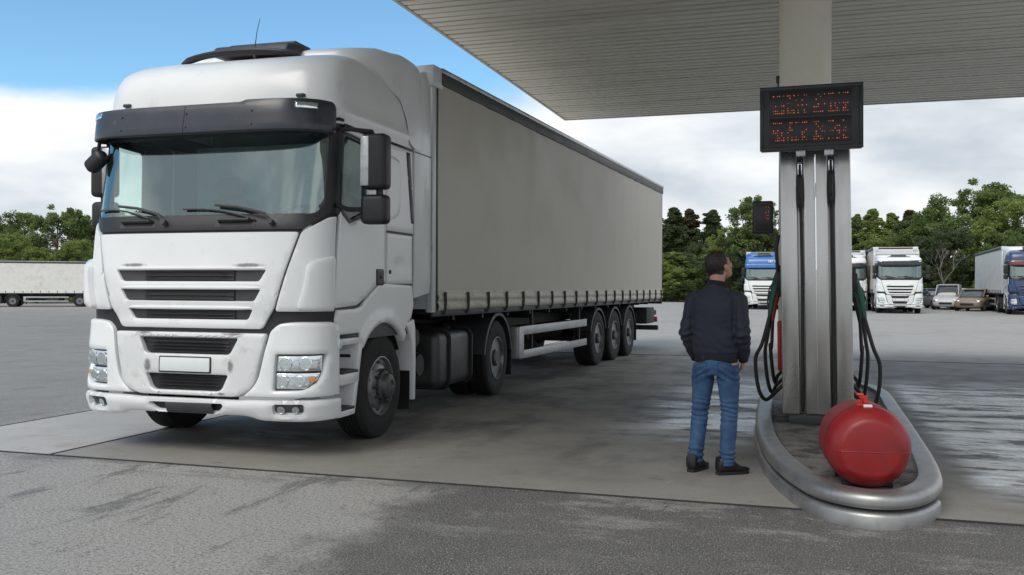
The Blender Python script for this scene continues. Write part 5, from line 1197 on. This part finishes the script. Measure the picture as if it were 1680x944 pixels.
blue = paint('blue_paint', (.035, .14, .42)); navy = paint('navy_paint', (.022, .045, .13)); pale = paint('pale_blue_paint', (.22, .42, .60)); maroon = paint('maroon_paint', (.16, .03, .035))
clean = MT['white']; wt = mat('white_tarpaulin', (.72, .72, .69), .5, var=.06, dirt=((.5, .48, .44), 2, .5, .9))
rig(22.75, 54.3, 17.5, 'white truck facing us, right of the dispenser, with dark visor and three black grille slots', 'grey sided trailer coupled behind the parked white truck', low=.55)
rig(21.75, 60.2, 17.5, 'white truck half hidden behind the right edge of the steel dispenser', 'trailer coupled behind the half hidden white truck', low=.75)
a, k_ = rig(17.15, 63.2, 17.0, 'blue and white truck parked between the man and the steel dispenser', 'blue trimmed trailer coupled behind the blue and white truck',
    {'roof_panel': blue, 'roof_spoiler': blue, 'sun_visor': blue, 'side_deflector': pale, 'door': pale, 'sleeper_panel': blue, 'corner_panel': clean, 'locker_door': pale}, {'curtain': pale, 'curtain_hem': pale, 'front_wall': clean}, low=.95)
b = BM()
for i in range(7):
    if i != 3: box(b, (1.10, .32+.10*i, 3.20), (1.135, .39+.10*i, 3.36), .004)
obj('lettering', b, MT['plate'], a)
rig(29.6, 52.5, 20.5, 'dark blue fronted truck with white doors, cut by the right photo edge', 'white box sided trailer coupled behind the dark blue fronted truck',
    {'hood_panel': navy, 'grille_lip': navy, 'corner_panel': navy, 'air_deflector': navy, 'bumper_corner': navy, 'bumper_lip': navy, 'bumper_panel': navy, 'sun_visor': maroon, 'roof_panel': navy}, {'curtain': wt, 'curtain_hem': wt})
# low white trailer at the left, drawn by a truck that points out of the photo
sc = .76; bd = Vector((.955, .297, 0)); p = Vector((-34.0, 62.5, 0)); yaw = math.atan2(-bd.y, -bd.x)
kk = copy_big(trailer); kk.location = p; kk.rotation_euler = (0, 0, yaw); kk.scale = (sc, sc, sc); recolour(kk, {'curtain': wt, 'curtain_hem': wt}); tag(kk, 'long low white trailer parked broadside at the left of the big truck', 'trailer', 'trailers parked at the far side')
a = copy_big(truck); a.location = p-bd*3.19*sc; a.rotation_euler = (0, 0, yaw); a.scale = (sc,)*3; tag(a, 'white truck coupled to the long low trailer at the left photo edge', 'truck', 'trucks parked at the far side')
# ---------------------------------------------------------------- cars
MT['carglass'] = mat('car_glass', (.03, .04, .045), .08, coat=.6)
def car(X, Y, ang, pm, label, kind='hatch'):
    t = thing('parked_car', label, 'car', (X, Y, 0), ang, 'cars parked before the trees')
    L = 4.2 if kind == 'hatch' else 4.6; H_ = 1.48 if kind == 'hatch' else 1.78; HB = .92 if kind == 'hatch' else 1.02
    def body(secs):
        b = BM(); rows = []
        for x, hw, z0, z1, in secs:
            ring = []
            for kx in range(20):
                a_ = 2*math.pi*kx/20; c, s = math.cos(a_), math.sin(a_); e = .45
                ring.append(b.verts.new((x, hw*math.copysign(abs(c)**e, c), (z0+z1)/2+(z1-z0)/2*math.copysign(abs(s)**e, s))))
            rows.append(ring)
        for p_, q_ in zip(rows, rows[1:]):
            for kx in range(20): b.faces.new((p_[kx], p_[(kx+1) % 20], q_[(kx+1) % 20], q_[kx]))
        b.faces.new(rows[0]); b.faces.new(rows[-1]); return b
    h = L/2
    obj('body', body([(h, .60, .32, .62), (h-.08, .78, .24, .72), (h-.35, .85, .20, .80), (h-.95, .88, .20, HB-.02), (h-1.2, .88, .20, HB+.02), (0, .89, .20, HB+.04), (-h+.5, .88, .20, HB+.03), (-h+.12, .82, .26, HB-.02), (-h, .70, .34, HB-.14)]), pm, t, 50)
    x1, x0 = h-1.05, -h+.30
    obj('cabin', body([(x1, .72, HB-.1, HB+.03), (x1-.7, .70, HB-.1, H_-.06), (x1-1.0, .68, HB-.1, H_-.02), (x0+.75, .67, HB-.1, H_-.02), (x0+.35, .68, HB-.1, H_-.12), (x0, .72, HB-.1, HB+.05)]), MT['carglass'], t, 50)
    obj('roof', body([(x1-.62, .62, H_-.07, H_-.04), (x1-.95, .665, H_-.06, H_+.0), ((x0+x1)/2-.2, .68, H_-.06, H_+.02), (x0+.72, .665, H_-.06, H_+.0), (x0+.45, .60, H_-.08, H_-.05)]), pm, t, 50)
    for sg in (1, -1):
        for xa, xb in ((x1-.05, x1-.72), (x1-1.55, x1-1.50), (x0+.05, x0+.42)):
            b = BM(); tube(b, [(xa, sg*.74, HB+.02), (xb, sg*.672, H_-.05)], .035, 6); obj('pillar', b, pm, t)
        for xw in (h-.78, -h+.75):
            w = bpy.data.objects.new('wheel', None); COL.objects.link(w); w.parent = t; w.location = (xw, sg*.80, .31)
            b = BM(); lathe(b, [(.19, -.10), (.30, -.10), (.31, -.07), (.31, .07), (.30, .10), (.19, .10)], None, 24, closed=True); obj('tyre', b, MT['rubber'], w)
            b = BM(); lathe(b, [(.0005, -.09), (.195, -.085), (.195, .085), (.0005, .09)], None, 20); obj('rim', b, MT['rim'], w)
        b = BM(); box(b, (h-.16, sg*.46, .56), (h-.02, sg*.76, .70), .03); obj('headlight', b, MT['reflector'], t)
        b = BM(); box(b, (-h-.005, sg*.55, .68), (-h+.1, sg*.80, .84), .03); obj('tail_light', b, MT['redlens'], t)
        b = BM(); box(b, (x1-.35, sg*.86, HB+.02), (x1-.15, sg*1.02, HB+.14), .03); obj('mirror', b, pm, t)
    b = BM(); box(b, (h-.06, -.42, .36), (h+.004, .42, .54), .02); obj('grille', b, MT['mesh'], t)
silver = paint('silver_paint', (.45, .46, .48)); dgrey = paint('grey_paint', (.10, .10, .11)); wcar = paint('white_car_paint', (.68, .69, .70)); tan = paint('bronze_paint', (.22, .16, .11))
def cpos(px, d): return ((px-840)/1520*d, d)
car(*cpos(1527, 70), R(-75), dgrey, 'dark grey parked car just right of the parked white truck')
car(*cpos(1556, 66), R(-120), silver, 'silver off-road car angled in the middle of the parked cars', 'suv')
car(*cpos(1582, 70), R(-100), wcar, 'white parked car behind the bronze one beside the white trailer')
car(*cpos(1600, 62), R(-130), tan, 'small bronze car nearest the white trailer at the right')
car(*cpos(1096, 108), R(-95), wcar, 'white car on the grass verge beside the grey trailer rear edge')
car(*cpos(1127, 110), R(-30), silver, 'silver car on the verge left of the man', 'suv')

# ---------------------------------------------------------------- litter on the paving
rl = random.Random(3); b = BM()
for i in range(260):
    if i % 2: u, v = rl.uniform(-6, 3), 6.5-abs(rl.gauss(0, .25))
    else: u, v = rl.uniform(-5, 3.5), rl.uniform(3.0, 6.5)
    p = stn(u, v, .006); s = rl.uniform(.004, .011); a = rl.uniform(0, 6.28)
    b.faces.new([b.verts.new(p+Vector((s*math.cos(a+k*1.57)*(1.6 if k % 2 else 1), s*math.sin(a+k*1.57), rl.uniform(0, .006)))) for k in range(4)])
MT['litter'] = mat('dry_leaf', (.30, .24, .16), .8, var=.4, vscale=3)
tag(obj('fallen_leaves', b, MT['litter'], None, None), 'tiny dry leaf scraps scattered on the paving in front', 'litter', None, 'stuff')
